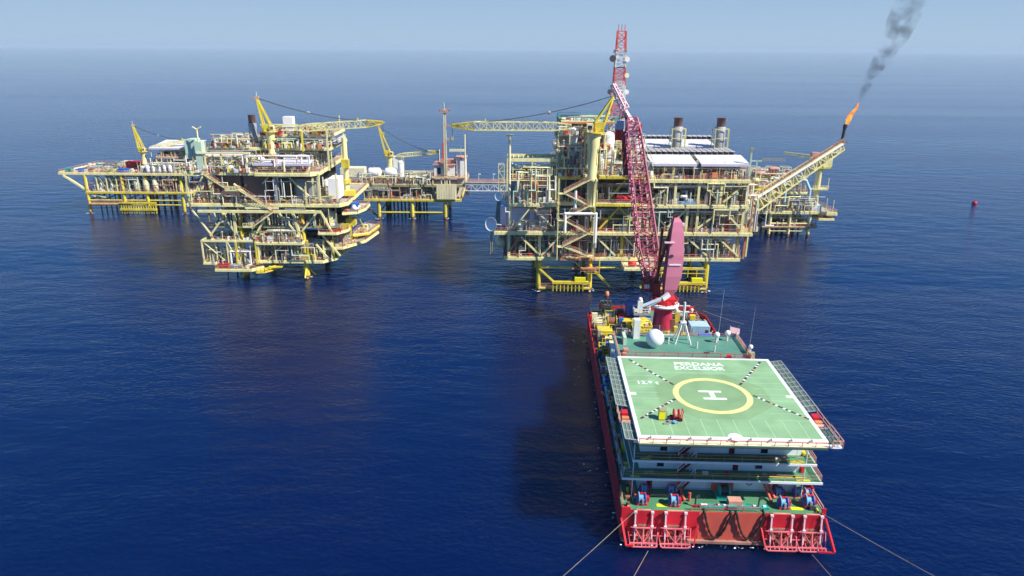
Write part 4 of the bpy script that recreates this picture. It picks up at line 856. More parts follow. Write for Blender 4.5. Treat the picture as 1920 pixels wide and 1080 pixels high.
# ================================================================ MAIN PLATFORM (right of centre)
M = thing('offshore_platform','largest yellow platform with many decks, right behind the red ship','platform',(32,222,0))
def main_platform():
    t = M
    jacket(t,(7.8,23.0,43.0,57.4),(202,222,245),9.2,.72,'deep',ring=(7.0,))
    # lower boat landings left and right
    for x0,x1 in ((7.8,23.0),(43,57.4)):
        deck(t,rect(x0,x1,200.8,204),1.0,.5,'deep','rust',True,'salmon','boat_landing')
        m = MB('deep'); m.box(x0+4,199.6,2.6,x1-.5,200.6,3.3)
        for k in range(int((x1-x0-4.5)/1.1)): m.beam((x0+4.3+k*1.1,199.9,3),(x0+4.3+k*1.1,199.9,.3),.28)
        m.use('sign_yellow').cb(x1-3,200.2,3.3,3.2,1,1.2); m.build('landing_fender',t)
    brace(t,(7.8,201.2,7),(14,201.2,1.2),.25,'deep'); brace(t,(24,201.5,6.5),(29,201,1.4),.3,'deep'); brace(t,(38,201.5,1),(44,201.5,6.3),.3,'deep')
    brace(t,(43.5,201.5,6.5),(50,201.5,1.2),.22,'deep')
    m = MB('olive'); m.cb(55.0,205,1.05,2.2,2,4); m.cb(47,206,1.05,2,1.5,3.2); m.use('deep').rail([(44,201.2,4.4),(57,201.2,4.4)],2.4,2.6,.1); split_parts(m,'landing_frame',t)
    # decks
    deck(t,[(-2.5,201),(66.5,201),(68,206),(68,250),(-2.5,250)],10.2,1.0,'pale')
    deck(t,rect(32,41,195.5,201),8.7,.8,'pale','cream')
    deck(t,[(14,199.5),(24,199.5),(24,200.8),(14,200.8)],10.5,.8,'orange')
    m = MB('orange'); m.prism([(17.5,199.5),(25,199.5),(25,201),(17.5,201)],7.2,7.5); m.use('deep').beam((17.5,200,10),(22,200,5.8),.3).beam((22,200,5.8),(25.5,200,5.8),.3).beam((25.5,200,5.8),(25.5,200,10),.3); m.use('salmon').rail([(20,199.6,6),(25.5,199.6,6)],1.1,1,.05); m.build('hanging_platform',t)
    deck(t,[(-5.2,200),(69,200),(69,250),(-5.2,250)],18.1,1.05,'pale')
    deck(t,[(-1,200.5),(12.6,200.5),(12.6,202.5),(36,202.5),(36,199.6),(66.8,199.6),(66.8,250),(-1,250)],26.2,1.0,'pale')
    deck(t,rect(37.5,66.8,199.8,245),33.4,1.0,'pale')
    deck(t,rect(12.8,37.2,203,245),33.6,1.0,'deep')
    deck(t,rect(24,38,198.5,203),34.6,.9,'deep','cream',True,'pale')
    deck(t,rect(23.5,35.5,198.8,202.4),26.7,.9,'deep','floor')
    # columns and front bracing
    for x in (-.7,13,23,36.6,38.8,50,53,66):
        for y,w_ in ((200.9,.34),(222,.5),(245,.5)):
            column(t,x,y,18.1,26,w_,'pale' if x>30 or x<13 else 'deep',True)
    for x in (-1,8,15.5,24,32,43,50,57.4,66):
        for y in (202.5,222,245): column(t,x,y,10.2,18,.42,'pale' if x!=32 else 'deep',True)
    for x in (38.4,46,52.6,59,66.3):
        for y in (200.4,222,244): column(t,x,y,26.2,33.3,.33,'pale',True)
    for x in (13.2,24,37):
        for y in (203.4,222,244): column(t,x,y,26.2,33.4,.4,'pale',True)
    D = lambda xa,za,xb,zb,y=200.9,c='pale',r=.24: brace(t,(xa,y,za),(xb,y,zb),r,c)
    D(30.5,25.4,25,19,c='deep',r=.26); D(30.5,25.4,36.4,19,c='deep',r=.26); D(24.5,22,36,22,c='deep',r=.2)
    D(39,25,45,19); D(50,25,44,19); D(53,19,60,25); D(66,19,60,25); D(13,19,17,25); D(.5,19,5,25,r=.2); D(12,19,6,25,r=.2)
    D(2,17,8,11); D(14,17,8.5,11); D(-1,12,2.5,17,c='orange'); D(24,17,30,11); D(43,11,50,17); D(57,11,50,17); D(59,17,66,11); D(32,17,38,11,y=202.4)
    D(27,27,32,32.8,y=202,c='deep'); D(39,27,45.5,32.6); D(60,27,66,32.6); D(53,32.6,59,27)
    # yellow stiffener row under front girders
    m = MB('pale')
    for k in range(34): m.beam((.5+k*2,200.2,17.0),(.5+k*2,201.6,16.4),.2)
    for k in range(15): m.beam((38+k*2,199.9,32.3),(38+k*2,201,31.7),.2)
    m.build('girder_brackets',t)
    # equipment, deck by deck
    clutter(t,0,66,203.5,226,10.2,7.6,21,.85); clutter(t,-3,66,203,226,18.1,7.8,22,.9); clutter(t,14,65,204,226,26.2,7,23,.9)
    clutter(t,0,12,203,240,26.2,7,24,.9,4.2)
    # left wing: grey cabins and yellow tank roof between decks 18 and 26
    m = MB('lilac'); m.box(-3.5,203.4,18.15,10.6,214,24.6); m.use('steel').box(3.5,203.3,18.6,5.0,203.38,23).box(6.2,203.3,18.6,7.7,203.38,23); m.use('cream').box(5,202.5,23.4,11.5,203.4,24.2); m.use('pale_blue').box(1.5,202.9,18.2,3.0,203.3,22.6); m.build('cabin_block',t)
    m = MB('cream'); m.lathe((-3.6,204,13.6),[(.2,-.6),(1.3,0),(1.5,.6),(1.5,7),(.2,8)],16,(0,1,0)); m.use('grey').box(-2,206,10.4,-.5,216,17); m.use('olive').beam((-5.8,201,11),(-5.8,201,17.2),.25); m.rail([(-6.3,201,11),(-6.3,215,11)],5.5,3,.1); m.build('side_cage',t)
    face_pipes(t,0,66,201.2,10.3,17.6,201,16,.22); face_pipes(t,-2,66,200.2,18.2,25.6,202,18); face_pipes(t,22,66,199.6,26.3,32.8,203,14); face_pipes(t,0,12,200.4,26.3,37,204,10); face_pipes(t,13,37,204.6,34,43,205,22,.28,'process_pipe'); face_pipes(t,13,26,205.8,39,47.6,206,10,.3,'process_pipe'); face_pipes(t,66.6,71.5,203,18,32,207,8)
    for (x0_,x1_,z_) in ((12.6,20.5,36.2),(24,31,37.6),(12.2,19,41.2),(21,27.5,41.8),(12.8,18,45.4),(30,37,40.4)):
        deck(t,rect(x0_,x1_,202.4,205.4),z_,.4,'pale','floor',name='narrow_deck'); clutter(t,x0_,x1_,203.2,205.4,z_,3.0,int(z_*10),1,1.9,2,racks=False)
    face_pipes(t,12.5,27,202.2,36,46,208,14,.24,'process_pipe'); face_pipes(t,24,37,198.7,35,43,209,14,.24,'process_pipe')
    rn = random.Random(9)
    for k in range(12):     # small access platforms hung round the process tower
        x = rn.uniform(12,35); z = rn.choice([36.2,37.4,40.6,41.8,44.8,46.2]); w_ = rn.uniform(2,4.6); y = 203.4 if z < 39 else 204.8
        if z > 44 and x > 24: continue
        m = MB('grating'); m.box(x,y-1.2,z,x+w_,y+.6,z+.1); m.use(rn.choice(['salmon','pale','deep'])).rail([(x,y+.6,z+.1),(x,y-1.2,z+.1),(x+w_,y-1.2,z+.1),(x+w_,y+.6,z+.1)],1.1,1,.06); m.use('pale').beam((x,y-1.2,z),(x,y+.6,z-1.6),.14).beam((x+w_,y-1.2,z),(x+w_,y+.6,z-1.6),.14); m.use('salmon').cb(x+w_*.4,y-.4,z+.1,w_*.4,.7,1.0); m.build('access_platform',t)
    m = MB('white')
    for z_,x0_,x1_,y_ in ((32.5,40,64,200.6),(25.1,38,66,201.0),(17.0,36,64,201.8),(25.2,14,35,202.8)): m.use(rn.choice(['white','pale_blue','grey'])).tube((x0_,y_,z_-.9),(x1_,y_,z_-.9),.2,8)
    split_parts(m,'header_pipe',t)
    m = MB('red'); m.lathe((29.6,200.4,28.0),[(.1,-.4),(.8,0),(.8,4.6),(.1,5)],14,(1,0,0)); m.use('white').cb(32,200.4,26.8,5,.4,.5); m.build('red_tank',t)
    m = MB('light_blue'); m.cb(49,200.8,26.3,7.5,1.2,.8); m.use('white').cb(46,200.7,26.3,1.4,1.1,1.6); m.use('pale_blue').cb(50.5,200.7,27.1,1.6,1.0,.8); m.build('blue_cover',t)
    m = MB('cream'); m.cb(39.2,197.2,8.75,2.4,2,2.6); m.build('cream_locker',t); m = MB('red'); m.lathe((33.6,197.4,9.6),[(.1,-.3),(.8,0),(.8,1.9),(.1,2.2)],12,(1,0,0)); m.build('red_drum',t)
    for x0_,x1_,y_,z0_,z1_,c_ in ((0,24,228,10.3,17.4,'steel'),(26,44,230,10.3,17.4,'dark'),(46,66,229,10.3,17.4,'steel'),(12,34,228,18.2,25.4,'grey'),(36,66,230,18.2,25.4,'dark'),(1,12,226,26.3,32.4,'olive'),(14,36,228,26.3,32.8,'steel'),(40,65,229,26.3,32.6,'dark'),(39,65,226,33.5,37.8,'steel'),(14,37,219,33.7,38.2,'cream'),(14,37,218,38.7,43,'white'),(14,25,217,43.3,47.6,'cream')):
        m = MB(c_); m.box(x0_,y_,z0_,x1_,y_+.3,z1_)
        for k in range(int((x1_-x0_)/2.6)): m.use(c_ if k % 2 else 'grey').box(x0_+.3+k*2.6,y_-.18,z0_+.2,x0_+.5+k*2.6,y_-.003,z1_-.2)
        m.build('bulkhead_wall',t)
    clutter(t,13,37.6,203.6,207.6,33.6,4.6,301,1,2.6,2.2,racks=True); clutter(t,13.4,30,206.2,210,43.2,5,302,1,2.4,2,racks=False); clutter(t,12,24,204,206.6,38.7,4.6,303,1,2.4,2.6,racks=False)
    for x,y,z,h,r,c in ((14.6,208,43.3,3.6,.8,'white'),(19.5,209,43.3,4.2,1.0,'cream'),(24,212,43.3,4,.9,'white'),(28.6,203.2,34.8,6.2,.6,'cream'),(24.9,201.6,34.8,5.2,.7,'white'),(31.4,202,34.8,5,.8,'pale'),(36.6,202.4,34.8,4.4,.6,'cream')):
        m,nm = g_vvessel(x,y,z,h,r,c); m.build('slim_column',t)
    # stair tower
    sx0,sx1 = 14.4,21.6
    zs = [33.7,29.8,26.3,22.2,18.3,14.4,11.6]
    for i in range(len(zs)-1):
        a,b = ((sx1,sx0) if i % 2 == 0 else (sx0,sx1)); m = MB('pale'); m.stair((a,198.4+.3*(i%2),zs[i]),(b,198.4+.3*(i%2),zs[i+1]),1.1,'pale','salmon'); m.use('pale').cb(b+(.8 if b>a else -.8),198.6,zs[i+1]-.25,1.7,2.0,.2); m.build('staircase',t)
    for x in (sx0-1.5,sx1+1.6): column(t,x,197.8,10.5,34,.13,'pale',True,'stair_post')
    # big pale pipes on the front
    m = MB('clean_white'); m.path([(14.9,198,18.6),(14.9,198,24.0),(23.6,198,24.0),(23.6,198,15.6)],.42,12); m.use('grey').tube((23.6,198,15.6),(23.6,198,14.2),.5,12); m.build('vent_pipe',t)
    m = MB('clean_white'); m.tube((17.7,198.9,25.6),(17.7,198.9,30.4),.42,12); m.use('grey').cb(17.7,198.9,25.2,1.1,1.1,.5); m.build('vent_pipe',t)
    # left gantry over deck 26 with two big hooped pipes
    m = MB('pale')
    for x in (-1.6,5.5,12.4):
        for y in (203,212): m.beam((x,y,26.3),(x,y,38.3),.34)
    for y in (203,212): m.beam((-1.6,y,38.3),(12.4,y,38.3),.4,.9); m.beam((-1.6,y,32.5),(12.4,y,32.5),.25)
    for k in range(10): m.beam((-1.2+k*1.4,203,38.3),(-1.2+k*1.4,212,38.3),.25)
    m.truss((-3.2,203,27),(-3.2,203,37.2),1.6,2,5,.09); m.build('gantry_frame',t)
    for x in (2.2,8.6):
        m = MB('pale_blue' if x < 5 else 'white'); m.path([(x,206,27),(x,206,35.4),(x-2.4,206,36.6),(x-3.0,206,36.7)],.5,12); m.use('grey').cb(x,206,30,1.6,1.6,.4); m.build('hooped_pipe',t)
    for x,c in ((1.8,'rust'),(6.1,'orange'),(10.2,'salmon')): mm,nm = g_skid(x,204.6,32.6,3.4,3,3.0,random.Random(int(x*9))); mm.build(nm,t)
    m = MB('orange'); m.lathe((6.4,202.6,27),[(.9,0),(.9,4.5),(.5,5.4)],12); m.build('orange_vessel',t)
    m = MB('grating'); m.box(-1.4,203,32.4,12.2,212,32.55); m.use('salmon').rail([(-1.5,202.9,32.5),(12.4,202.9,32.5)],1.1,1.8,.05); m.build('grating_floor',t)
    # dishes
    for p,r in (((-5.6,199.2,20.6),2.0),((-3.6,201.5,28.2),1.35)):
        m = MB('clean_white'); m.lathe(p,[(r*.2,.7),(r*.6,.35),(r*.9,-.05),(r,-.3)],22,(.75,.2,-.25)) if False else m.lathe(p,[(.1*r,0),(.55*r,-.14*r),(.85*r,-.34*r),(r,-.5*r),(.97*r,-.5*r),(.8*r,-.3*r),(.5*r,-.1*r),(.02,-.02)],22,(.5,.8,-.15)); m.use('grey').tube(p,(p[0]+2.4,p[1]+1.5,p[2]-.6),.2); m.build('satellite_dish',t)
    # pole carrying the boom rest
    m = MB('cream'); m.tube((-.9,202,26.3),(-.9,202,45.2),.36,12); m.beam((-1.9,202,45.3),(.1,202,45.3),.4,.5); m.build('boom_rest',t)
    # process tower
    deck(t,rect(13.2,38,205,238),38.6,.6,'pale','floor'); deck(t,rect(13.0,25.5,206,226),43.2,.6,'pale','floor'); deck(t,[(13.5,206),(30,206),(30,224),(13.5,224)],48.6,.6,'orange','mint',True,'teal')
    for x in (13.4,18,25.4,31,37.8):
        for y in (205.3,224): column(t,x,y,33.7,38.4,.22,'pale',True)
    for x in (13.6,19.5,25.4,29.6):
        for y in (206.3,223.5): column(t,x,y,38.7,48.4,.2,'cream',True)
    clutter(t,14,37.6,206,224,33.6,5.0,31,1,3.6,5.5,front=True); clutter(t,13.4,37.6,206.5,224,38.6,5.2,32,1,3.4,5.5); clutter(t,14,25,207,222,43.2,5.4,33,1,3.4,5,racks=True)
    clutter(t,24.4,37.6,199.6,202.9,34.6,4.0,34,1,3.2,3,racks=False)
    for x,y,z,h,r,c in ((17.0,205.6,38.8,8.0,1.6,'clean_white'),(27.0,204.5,34.7,11.2,1.7,'clean_white'),(35.0,204.0,34.7,10.4,1.75,'white'),(22.6,204.8,38.8,6.4,.9,'cream'),(31.3,206,38.8,6.4,1.1,'white')):
        m,nm = g_vvessel(x,y,z,h,r,c)
        if x == 35.0: m.use('red').cb(x,y,z+h+1.2,1.7,1.7,2.2)
        m.build('white_column',t)
    for x0 in (13.5,21,30):
        m = MB('pale'); m.truss((x0,204.4,33.8),(x0,204.4,43.6),1.5,1.5,6,.08); m.build('ladder_tower',t)
    # right module: sheds, fan rows, stacks
    shed(t,39.4,51.0,201,209,33.5,4.2,slope=1.3); shed(t,53.2,65.8,201,209,33.5,4.2,slope=1.3)
    shed(t,38.6,50.0,226,236,35.8,3.6,slope=.9); shed(t,52.0,63.0,226,236,35.8,3.6,slope=.9)
    clutter(t,39,66,203,224,33.4,5.0,41,.95,3.9,6)
    m = MB('grey'); m.box(37.8,201,33.6,39.2,216,38.2); m.build('louvre_panel',t); m = MB('steel'); m.box(51.3,202,33.5,52.6,216,38); m.build('louvre_panel',t)
    for y,z in ((212,38.9),(216,38.9),(238,40.4)):
        m = MB('dark')
        for k in range(16):
            x = 39.6+k*1.65; m.use('dark').lathe((x,y,z),[(.72,0),(.72,.9)],10); m.use('roof_white').cb(x,y-.9,z+.9,1.3,.25,.25).cb(x,y+.9,z+.9,1.3,.25,.25)
        m.use('grey').box(38.8,y-1.1,z-.35,66,y+1.1,z-.01)
        for k in range(8): m.use('pale').beam((39.5+k*3.7,y,33.5),(39.5+k*3.7,y,z-.36),.2)
        m.build('cooler_fan_row',t)
    deck(t,rect(38.4,66.4,220,244),36,.7,'pale','grating')
    stack(t,50.8,224.6,38.2,48.4,1.55); stack(t,64.0,224.6,38.2,48.4,1.55)
    m = MB('orange'); m.cb(56.7,200.6,33.5,1.6,1.0,1.9); m.build('orange_locker',t)
    m = MB('mint'); m.beam((66.4,200.6,33.5),(66.4,200.6,41.5),.4); m.beam((68.2,200.6,33.5),(68.2,200.6,39),.3); m.beam((66.4,200.6,38.8),(69.5,200.6,38.8),.3); m.use('olive').cb(66.4,200.6,41.5,.8,.8,.9); m.rail([(69.5,200.6,38.6),(76,200.6,38.6)],.8,1,.07); m.build('davit_frame',t)
    # right edge bulges
    deck(t,[(66.8,203),(71.4,203),(71.4,216),(66.8,216)],19.2,1.6,'pale'); deck(t,[(66.8,202),(70.6,204),(70.6,222),(66.8,222)],27.2,.9,'pale'); deck(t,rect(66.8,69.8,205,222),31.5,.7,'pale')
    clutter(t,67,71,204,216,19.2,6,51,1,4,5); clutter(t,67,70.4,205,221,27.2,4,52,1,3,5); m = MB('pale')
    for y in (203.5,215): m.beam((69,y,10.2),(69,y,31),.4); m.beam((71,y,19),(68.6,y,26),.25)
    m.use('orange').beam((67.6,201.5,10.2),(67.6,201.5,17),.5).use('cream').beam((64.5,201.3,10.4),(64.5,201.3,17),.6).use('salmon').beam((66,201.2,10.4),(66,201.2,17),.3); split_parts(m,'side_frame',t)
main_platform()
for k,(a,b,y,z,h) in enumerate(((0,66,203,10.2,6.6),(0,66,206,10.2,6.6),(11,68,202.4,18.1,6.8),(12,68,205,18.1,6.8),(37,66,201.6,26.2,6),(14,36,204,26.2,6),(37,66,205,26.2,6),(39,66,200.9,33.4,3.6),(39,66,205,33.4,3.6),(0,12,203.4,26.2,5.4),(0,12,205.4,32.6,4.5),(13,24,204.2,33.7,4.2),(25,37,200.2,34.7,4.5),(13,37,207,38.7,4.2),(14,30,207,43.3,4.5),(0,11,202,18.1,3.2),(14,30,207,48.7,1.4))): small_gear(M,a,b,y,z,h,900+k,1.1)
def radio_tower():
    b = Vector((30.6,216,38.8)); t = thing('radio_tower','tall slim red and white lattice radio tower with small dishes on the largest platform','tower',b); zt = 73.0
    seg = [('red',38.8,44),('white',44,49),('red',49,54),('white',54,58.2),('red',58.2,63.2),('white',63.2,67.4),('red',67.4,zt)]
    for c,a,z in seg:
        fa = (a-38.8)/(zt-38.8); fb = (z-38.8)/(zt-38.8); w0 = 4.3-2.0*fa; w1 = 4.3-2.0*fb
        m = MB('tower_red' if c == 'red' else 'white'); m.truss((b.x+fa*.2,b.y,a),(b.x+fb*.2,b.y,z),w0,w0,3,.15,w1,w1); m.build('lattice_section',t)
    m = MB('white')
    for z in (58.2,67.0): m.cb(b.x,b.y,z,3.4,3.4,.15); m.rail([(b.x-1.6,b.y-1.6,z),(b.x+1.6,b.y-1.6,z),(b.x+1.6,b.y+1.6,z),(b.x-1.6,b.y+1.6,z)],1,1,.05,True)
    m.build('rest_platform',t)
    for x,z,c,r in ((-2.2,65.6,'dark',.95),(1.9,65.4,'white',.75),(-2.6,56.4,'dark',.75),(2.2,56.4,'white',.7),(2.0,61,'cream',.7),(-2.4,50.6,'white',.6),(2.4,50,'white',.8)):
        m = MB(c); m.lathe((b.x+x,b.y-1.5,z),[(r*.3,.4),(r,.1),(r,-.25)],14,(-.2,1,0)); m.use('grey').beam((b.x+x,b.y-1.3,z),(b.x+x*.5,b.y-1,z),.14); m.build('microwave_dish',t)
    m = MB('red'); 
    for k in (-1,0,1): m.tube((b.x+k*.9,b.y-1,zt),(b.x+k*.9,b.y-1,zt+1.8),.09,5)
    m.build('aerial',t)
radio_tower()
crane('pedestal_crane','yellow pedestal crane on the largest platform with its lattice boom lying to the left',(22.2,199.4,25.6),46.4,47,(27.2,200,56.2),(16,200.6,47.9),(-16.8,201.6,47.8),r=1.5,bw=2.0)
def flare():
    b = (69.6,213,22.5); t = thing('flare_boom','long yellow lattice flare boom rising right of the largest platform, flame at its tip','flare boom',b)
    T = Vector((98.6,217,41.0)); B = Vector((69.4,213,21.6)); m = MB('pale'); m.truss(B,T,3.4,4.4,17,.2,1.6,2.2); m.use('clean_white'); o = Vector((0,-1.9,2.0)); m.tube(B+o,T+Vector((0,-.9,.7)),.3,8); m.build('lattice_boom',t)
    m = MB('salmon'); m.rail([B+Vector((0,-1.7,2.5)),T+Vector((0,-.8,1.3))],1.1,1.8,.07); m.use('grating').beam(B+Vector((0,-.3,2.5)),T+Vector((0,-.2,1.4)),1.6,.1); m.use('salmon').cb(T.x-7.5,T.y,T.z-3.2,2.4,1.4,1.3); m.build('walkway',t)
    m = MB('deep'); m.beam((69.6,213,20),(69.6,213,28),.8); m.beam((69.6,213,28),B.lerp(T,.3)+Vector((0,0,1.5)),.35); m.build('hinge_frame',t)
    m = MB('salmon'); m.cb(T.x,T.y,T.z+.6,1.6,1.6,.2); m.rail([(T.x-.8,T.y-.8,T.z+.8),(T.x+.8,T.y-.8,T.z+.8),(T.x+.8,T.y+.8,T.z+.8),(T.x-.8,T.y+.8,T.z+.8)],.9,.8,.05,True); m.use('dark').tube((T.x-.2,T.y,T.z),(T.x+.1,T.y,T.z+5.2),.45,10); m.tube((T.x+.1,T.y,T.z+5.2),(T.x+.3,T.y,T.z+6.4),.62,10); m.build('flare_tip',t)
    # flame
    mt = bpy.data.materials.new('flame'); mt.use_nodes = True; n = mt.node_tree; n.nodes.remove(n.nodes['Principled BSDF']); e = n.nodes.new('ShaderNodeEmission'); nz = n.nodes.new('ShaderNodeTexNoise'); nz.inputs['Scale'].default_value = .9
    tc = n.nodes.new('ShaderNodeTexCoord'); n.links.new(tc.outputs['Object'], nz.inputs['Vector']); cr = n.nodes.new('ShaderNodeValToRGB'); cr.color_ramp.elements[0].position = .35; cr.color_ramp.elements[1].position = .65
    cr.color_ramp.elements[0].color = (.85,.16,.02,1); cr.color_ramp.elements[1].color = (1,.42,.10,1); n.links.new(nz.outputs[0], cr.inputs[0]); n.links.new(cr.outputs[0], e.inputs[0]); e.inputs[1].default_value = 1.0; n.links.new(e.outputs[0], n.nodes['Material Output'].inputs['Surface']); MATS['flame'] = mt
    m = MB('flame'); rn = random.Random(4); p0 = Vector((T.x+.3,T.y,T.z+6.0)); P = []
    for i in range(10):
        u = i/9; P.append((p0+Vector((2.7*u+.22*math.sin(u*9),.3*math.sin(u*7),6.6*u)), .2+.48*math.sin(math.pi*min(1,u*1.0+.12))*(1-.4*u)))
    for k in range(9): m.tube(P[k][0],P[k+1][0],P[k][1],9,P[k+1][1])
    for k in range(14): i = rn.randrange(1,8); c,r = P[i]; m.ball(c+Vector((rn.uniform(-.5,.5),rn.uniform(-.3,.3),rn.uniform(-.4,.4))),r*rn.uniform(.5,.8),8,5,1.5)
    m.build('flame',t); return p0+Vector((2.7,0,6.6))
FL = flare()
# ================================================================ LEFT FRONT PLATFORM
Lp = thing('offshore_platform','pale yellow tall platform left of centre, narrowing towards the water, with dark brown wall panels','platform',(-74,228,0))
def left_platform():
    t = Lp
    for x in (-83.0,-64.0):
        for y in (213,238):
            m = MB('deep'); m.tube((x,y,-4),(x,y,5),.95,14); m.tube((x,y,5),(x,y,24),.6,12)
            for a in (30,150,270): m.tube((x,y,3.6),(x+2.6*math.cos(R(a)),y+2.6*math.sin(R(a)),.4),.28,8)
            m.use('rust').tube((x,y,-1),(x,y,.7),1.0,14); m.build('jacket_leg',t)
    for y in (213,238): brace(t,(-83,y,3.2),(-64,y,3.2),.3,'rust',False)
    conductors(t,-90,-84,216,224,6,3,2,'dark',.22)
    # lowest level
    deck(t,[(-82,211.5),(-58.5,211.5),(-55,215.5),(-55,240),(-82,240)],5.6,.9,'pale')
    deck(t,[(-90.5,208.2),(-79.5,208.2),(-77,211),(-77,214),(-90.5,214)],3.7,.8,'pale','floor')
    deck(t,rect(-94.6,-90.8,210,222),5.3,.7,'pale')
    m = MB('pale')
    for x in (-94.4,-86.8,-77.4): m.beam((x,210.2,5.3),(x,210.2,12.2),.4); m.beam((x,221,5.3),(x,221,12.2),.35)
    for y in (210.2,221): m.beam((-94.6,y,12.2),(-77,y,12.2),.45,.6)
    for x in (-94.4,-86.8,-77.4): m.beam((x,210.2,12.2),(x,221,12.2),.4,.6)
    m.beam((-94,210.3,11.8),(-88,210.3,6),.25); m.use('deep').beam((-84,209.9,5),(-84,209.9,12),.5).beam((-78,209.8,5),(-78,209.8,12),.4).use('pale').beam((-86.5,210,11.8),(-84,210,6),.25); m.build('box_frame',t)
    clutter(t,-90,-79,210,214,3.7,7,61,1,3.4,4); clutter(t,-81,-57,213.5,232,5.6,6.5,62,.9,4,6); clutter(t,-94,-91,211,221,5.3,5,63,.8,3,5,racks=False)
    m = MB('red'); m.cb(-88,208.9,3.72,3.2,1.0,1.7); m.use('grey').cb(-84.2,208.9,3.72,3.6,1.0,1.6); m.use('white').cb(-84.2,208.35,4.2,1.2,.05,.9); m.build('equipment_cabinet',t)
    m = MB('deep'); m.cb(-62.5,212.3,5.62,4.2,1.5,2.0); m.use('cream').cb(-65,212.3,5.62,1.2,1.2,2.2); m.build('yellow_tank',t)
    m = MB('deep'); m.prism([(-78,208),(-75.5,208.5),(-73,212),(-78,212)],2.6,3.0); m.prism([(-75,210),(-71,211),(-71,213),(-75,213)],3.6,4.0); m.rail([(-78,208,3),(-75.5,208.5,3),(-73,212,3)],1.1,.9,.08); split_parts(m,'escape_platform',t)
    # level 12 pods
    deck(t,rect(-78.2,-63.8,209.8,214),11.8,.8,'pale'); deck(t,[(-59,211),(-53.5,211),(-50.8,215),(-50.8,226),(-59,226)],14.6,.7,'pale')
    m = MB('red'); m.cb(-54.4,213.5,14.64,4.0,2.8,.9); m.use('deep').cb(-52,218,14.64,2.4,3,1.8); m.build('red_skid',t)
    m = MB('mint')
    m.use('olive'); m.rail([(-78,209.9,11.9),(-64,209.9,11.9)],3.4,2.4,.09); m.use('white').cb(-73.4,210.4,11.85,1.8,1.2,1.8); m.build('cage_rail',t)
    clutter(t,-77.5,-64.5,211,214,11.8,5,64,.9,4,3,racks=True)
    # big middle truss between 12 and 23
    deck(t,rect(-92,-52.5,212,243),16.6,.8,'olive','grating',rails=False)
    clutter(t,-91,-54,214,234,16.6,6,65,.75,4.6,6.5,front=False)
    D = lambda xa,za,xb,zb,y=211.4,c='pale',r=.26: brace(t,(xa,y,za),(xb,y,zb),r,c)
    D(-96.5,21.5,-91.5,13.5,r=.2); D(-88,21.8,-83.5,13); D(-92,13.5,-86,21); D(-66.5,21.8,-64.3,12.5,r=.35); D(-58,21.6,-54.5,14); D(-64,15,-58.5,21.5); D(-79,12,-73.4,21.3,y=210.6)
    D(-84,21.5,-84.2,12.2,r=.36); D(-79,21.5,-79,12.4,r=.2); D(-71,21.5,-66,15,r=.2); D(-60,11,-57,7); D(-75,6,-70,11,r=.2); D(-58,13.8,-53,7.2,y=212)
    for x in (-92,-72,-60,-53.5): column(t,x,212.4,16.8,22.6,.2,'olive',True)
    for x in (-77.6,-73,-66.8,-63,-58,-55.6): column(t,x,212.6,6,12,.24,'deep' if x in (-66.8,-63) else 'pale',True)
    # level 22-23: double pale girders
    deck(t,[(-97.6,211),(-52,211),(-50,214),(-50,246),(-97.6,246)],23.4,1.0,'pale')
    m = MB('pale'); m.beam((-94.2,210.0,21.4),(-57.5,210.0,21.4),.6,.75); m.use('cream').beam((-80,210.2,22.4),(-70,210.2,22.4),.4,.5); m.build('lower_girder',t)
    # brown wind walls
    m = MB('brown'); m.box(-89.8,213.2,23.6,-81.5,213.5,32.2); m.build('wind_wall',t)
    m = MB('brown'); m.box(-80.4,212.6,23.6,-73.2,212.9,32.2); m.use('brown').add([(-73.2,212.6,24),(-71.2,217,24),(-71.2,217,32.2),(-73.2,212.6,32.2)],[(0,1,2,3)]); m.build('wind_wall',t)
    m = MB('brown'); m.box(-88,216,23.6,-74,216.3,28.6); m.build('wind_wall',t)
    m = MB('grey'); m.tube((-70.6,211.9,23.5),(-70.6,211.9,32),.85,16); m.build('grey_column',t)
    m = MB('steel'); m.box(-65.4,214,23.5,-60.4,220,30.5); m.use('grey').box(-65.2,213.96,24.5,-63,213.99,29.6); m.build('switch_room',t)
    m = MB('clean_white'); m.box(-55.8,214.5,24.5,-52.6,221,30.6); m.use('grey').rail([(-56.2,212,23.6),(-52,212,23.6)],1.3,1,.06); m.build('white_cabin',t)
    D(-96.5,24,-92,31.5,r=.22); D(-66.5,31.6,-59,24,r=.22); D(-83,29.5,-76.8,24,r=.22); D(-74.5,29.5,-72.5,31.6,r=.16)
    for x in (-97,-90.3,-59.5,-57.6,-52.5): column(t,x,211.5,23.5,32.6,.24,'pale' if x != -52.5 else 'cream',True)
    clutter(t,-96,-91,213,240,23.4,8,66,.9,4,6); clutter(t,-71,-58,219,240,23.4,8,67,.9,4,6); clutter(t,-73,-54,212.6,214.6,23.4,4,68,.5,3.5,2,racks=False)
    face_pipes(t,-96,-58,211.2,23.6,32,211,12,.2); face_pipes(t,-90,-53,211.8,16.8,22.8,212,12,.2); face_pipes(t,-80,-57,211.2,5.8,11.6,213,12,.2); face_pipes(t,-96,-60,211.6,33,38,214,12,.3); face_pipes(t,-78,-57,221.6,38.8,42,215,10,.3); face_pipes(t,-92,-80,221.6,38.8,43,216,8,.3)
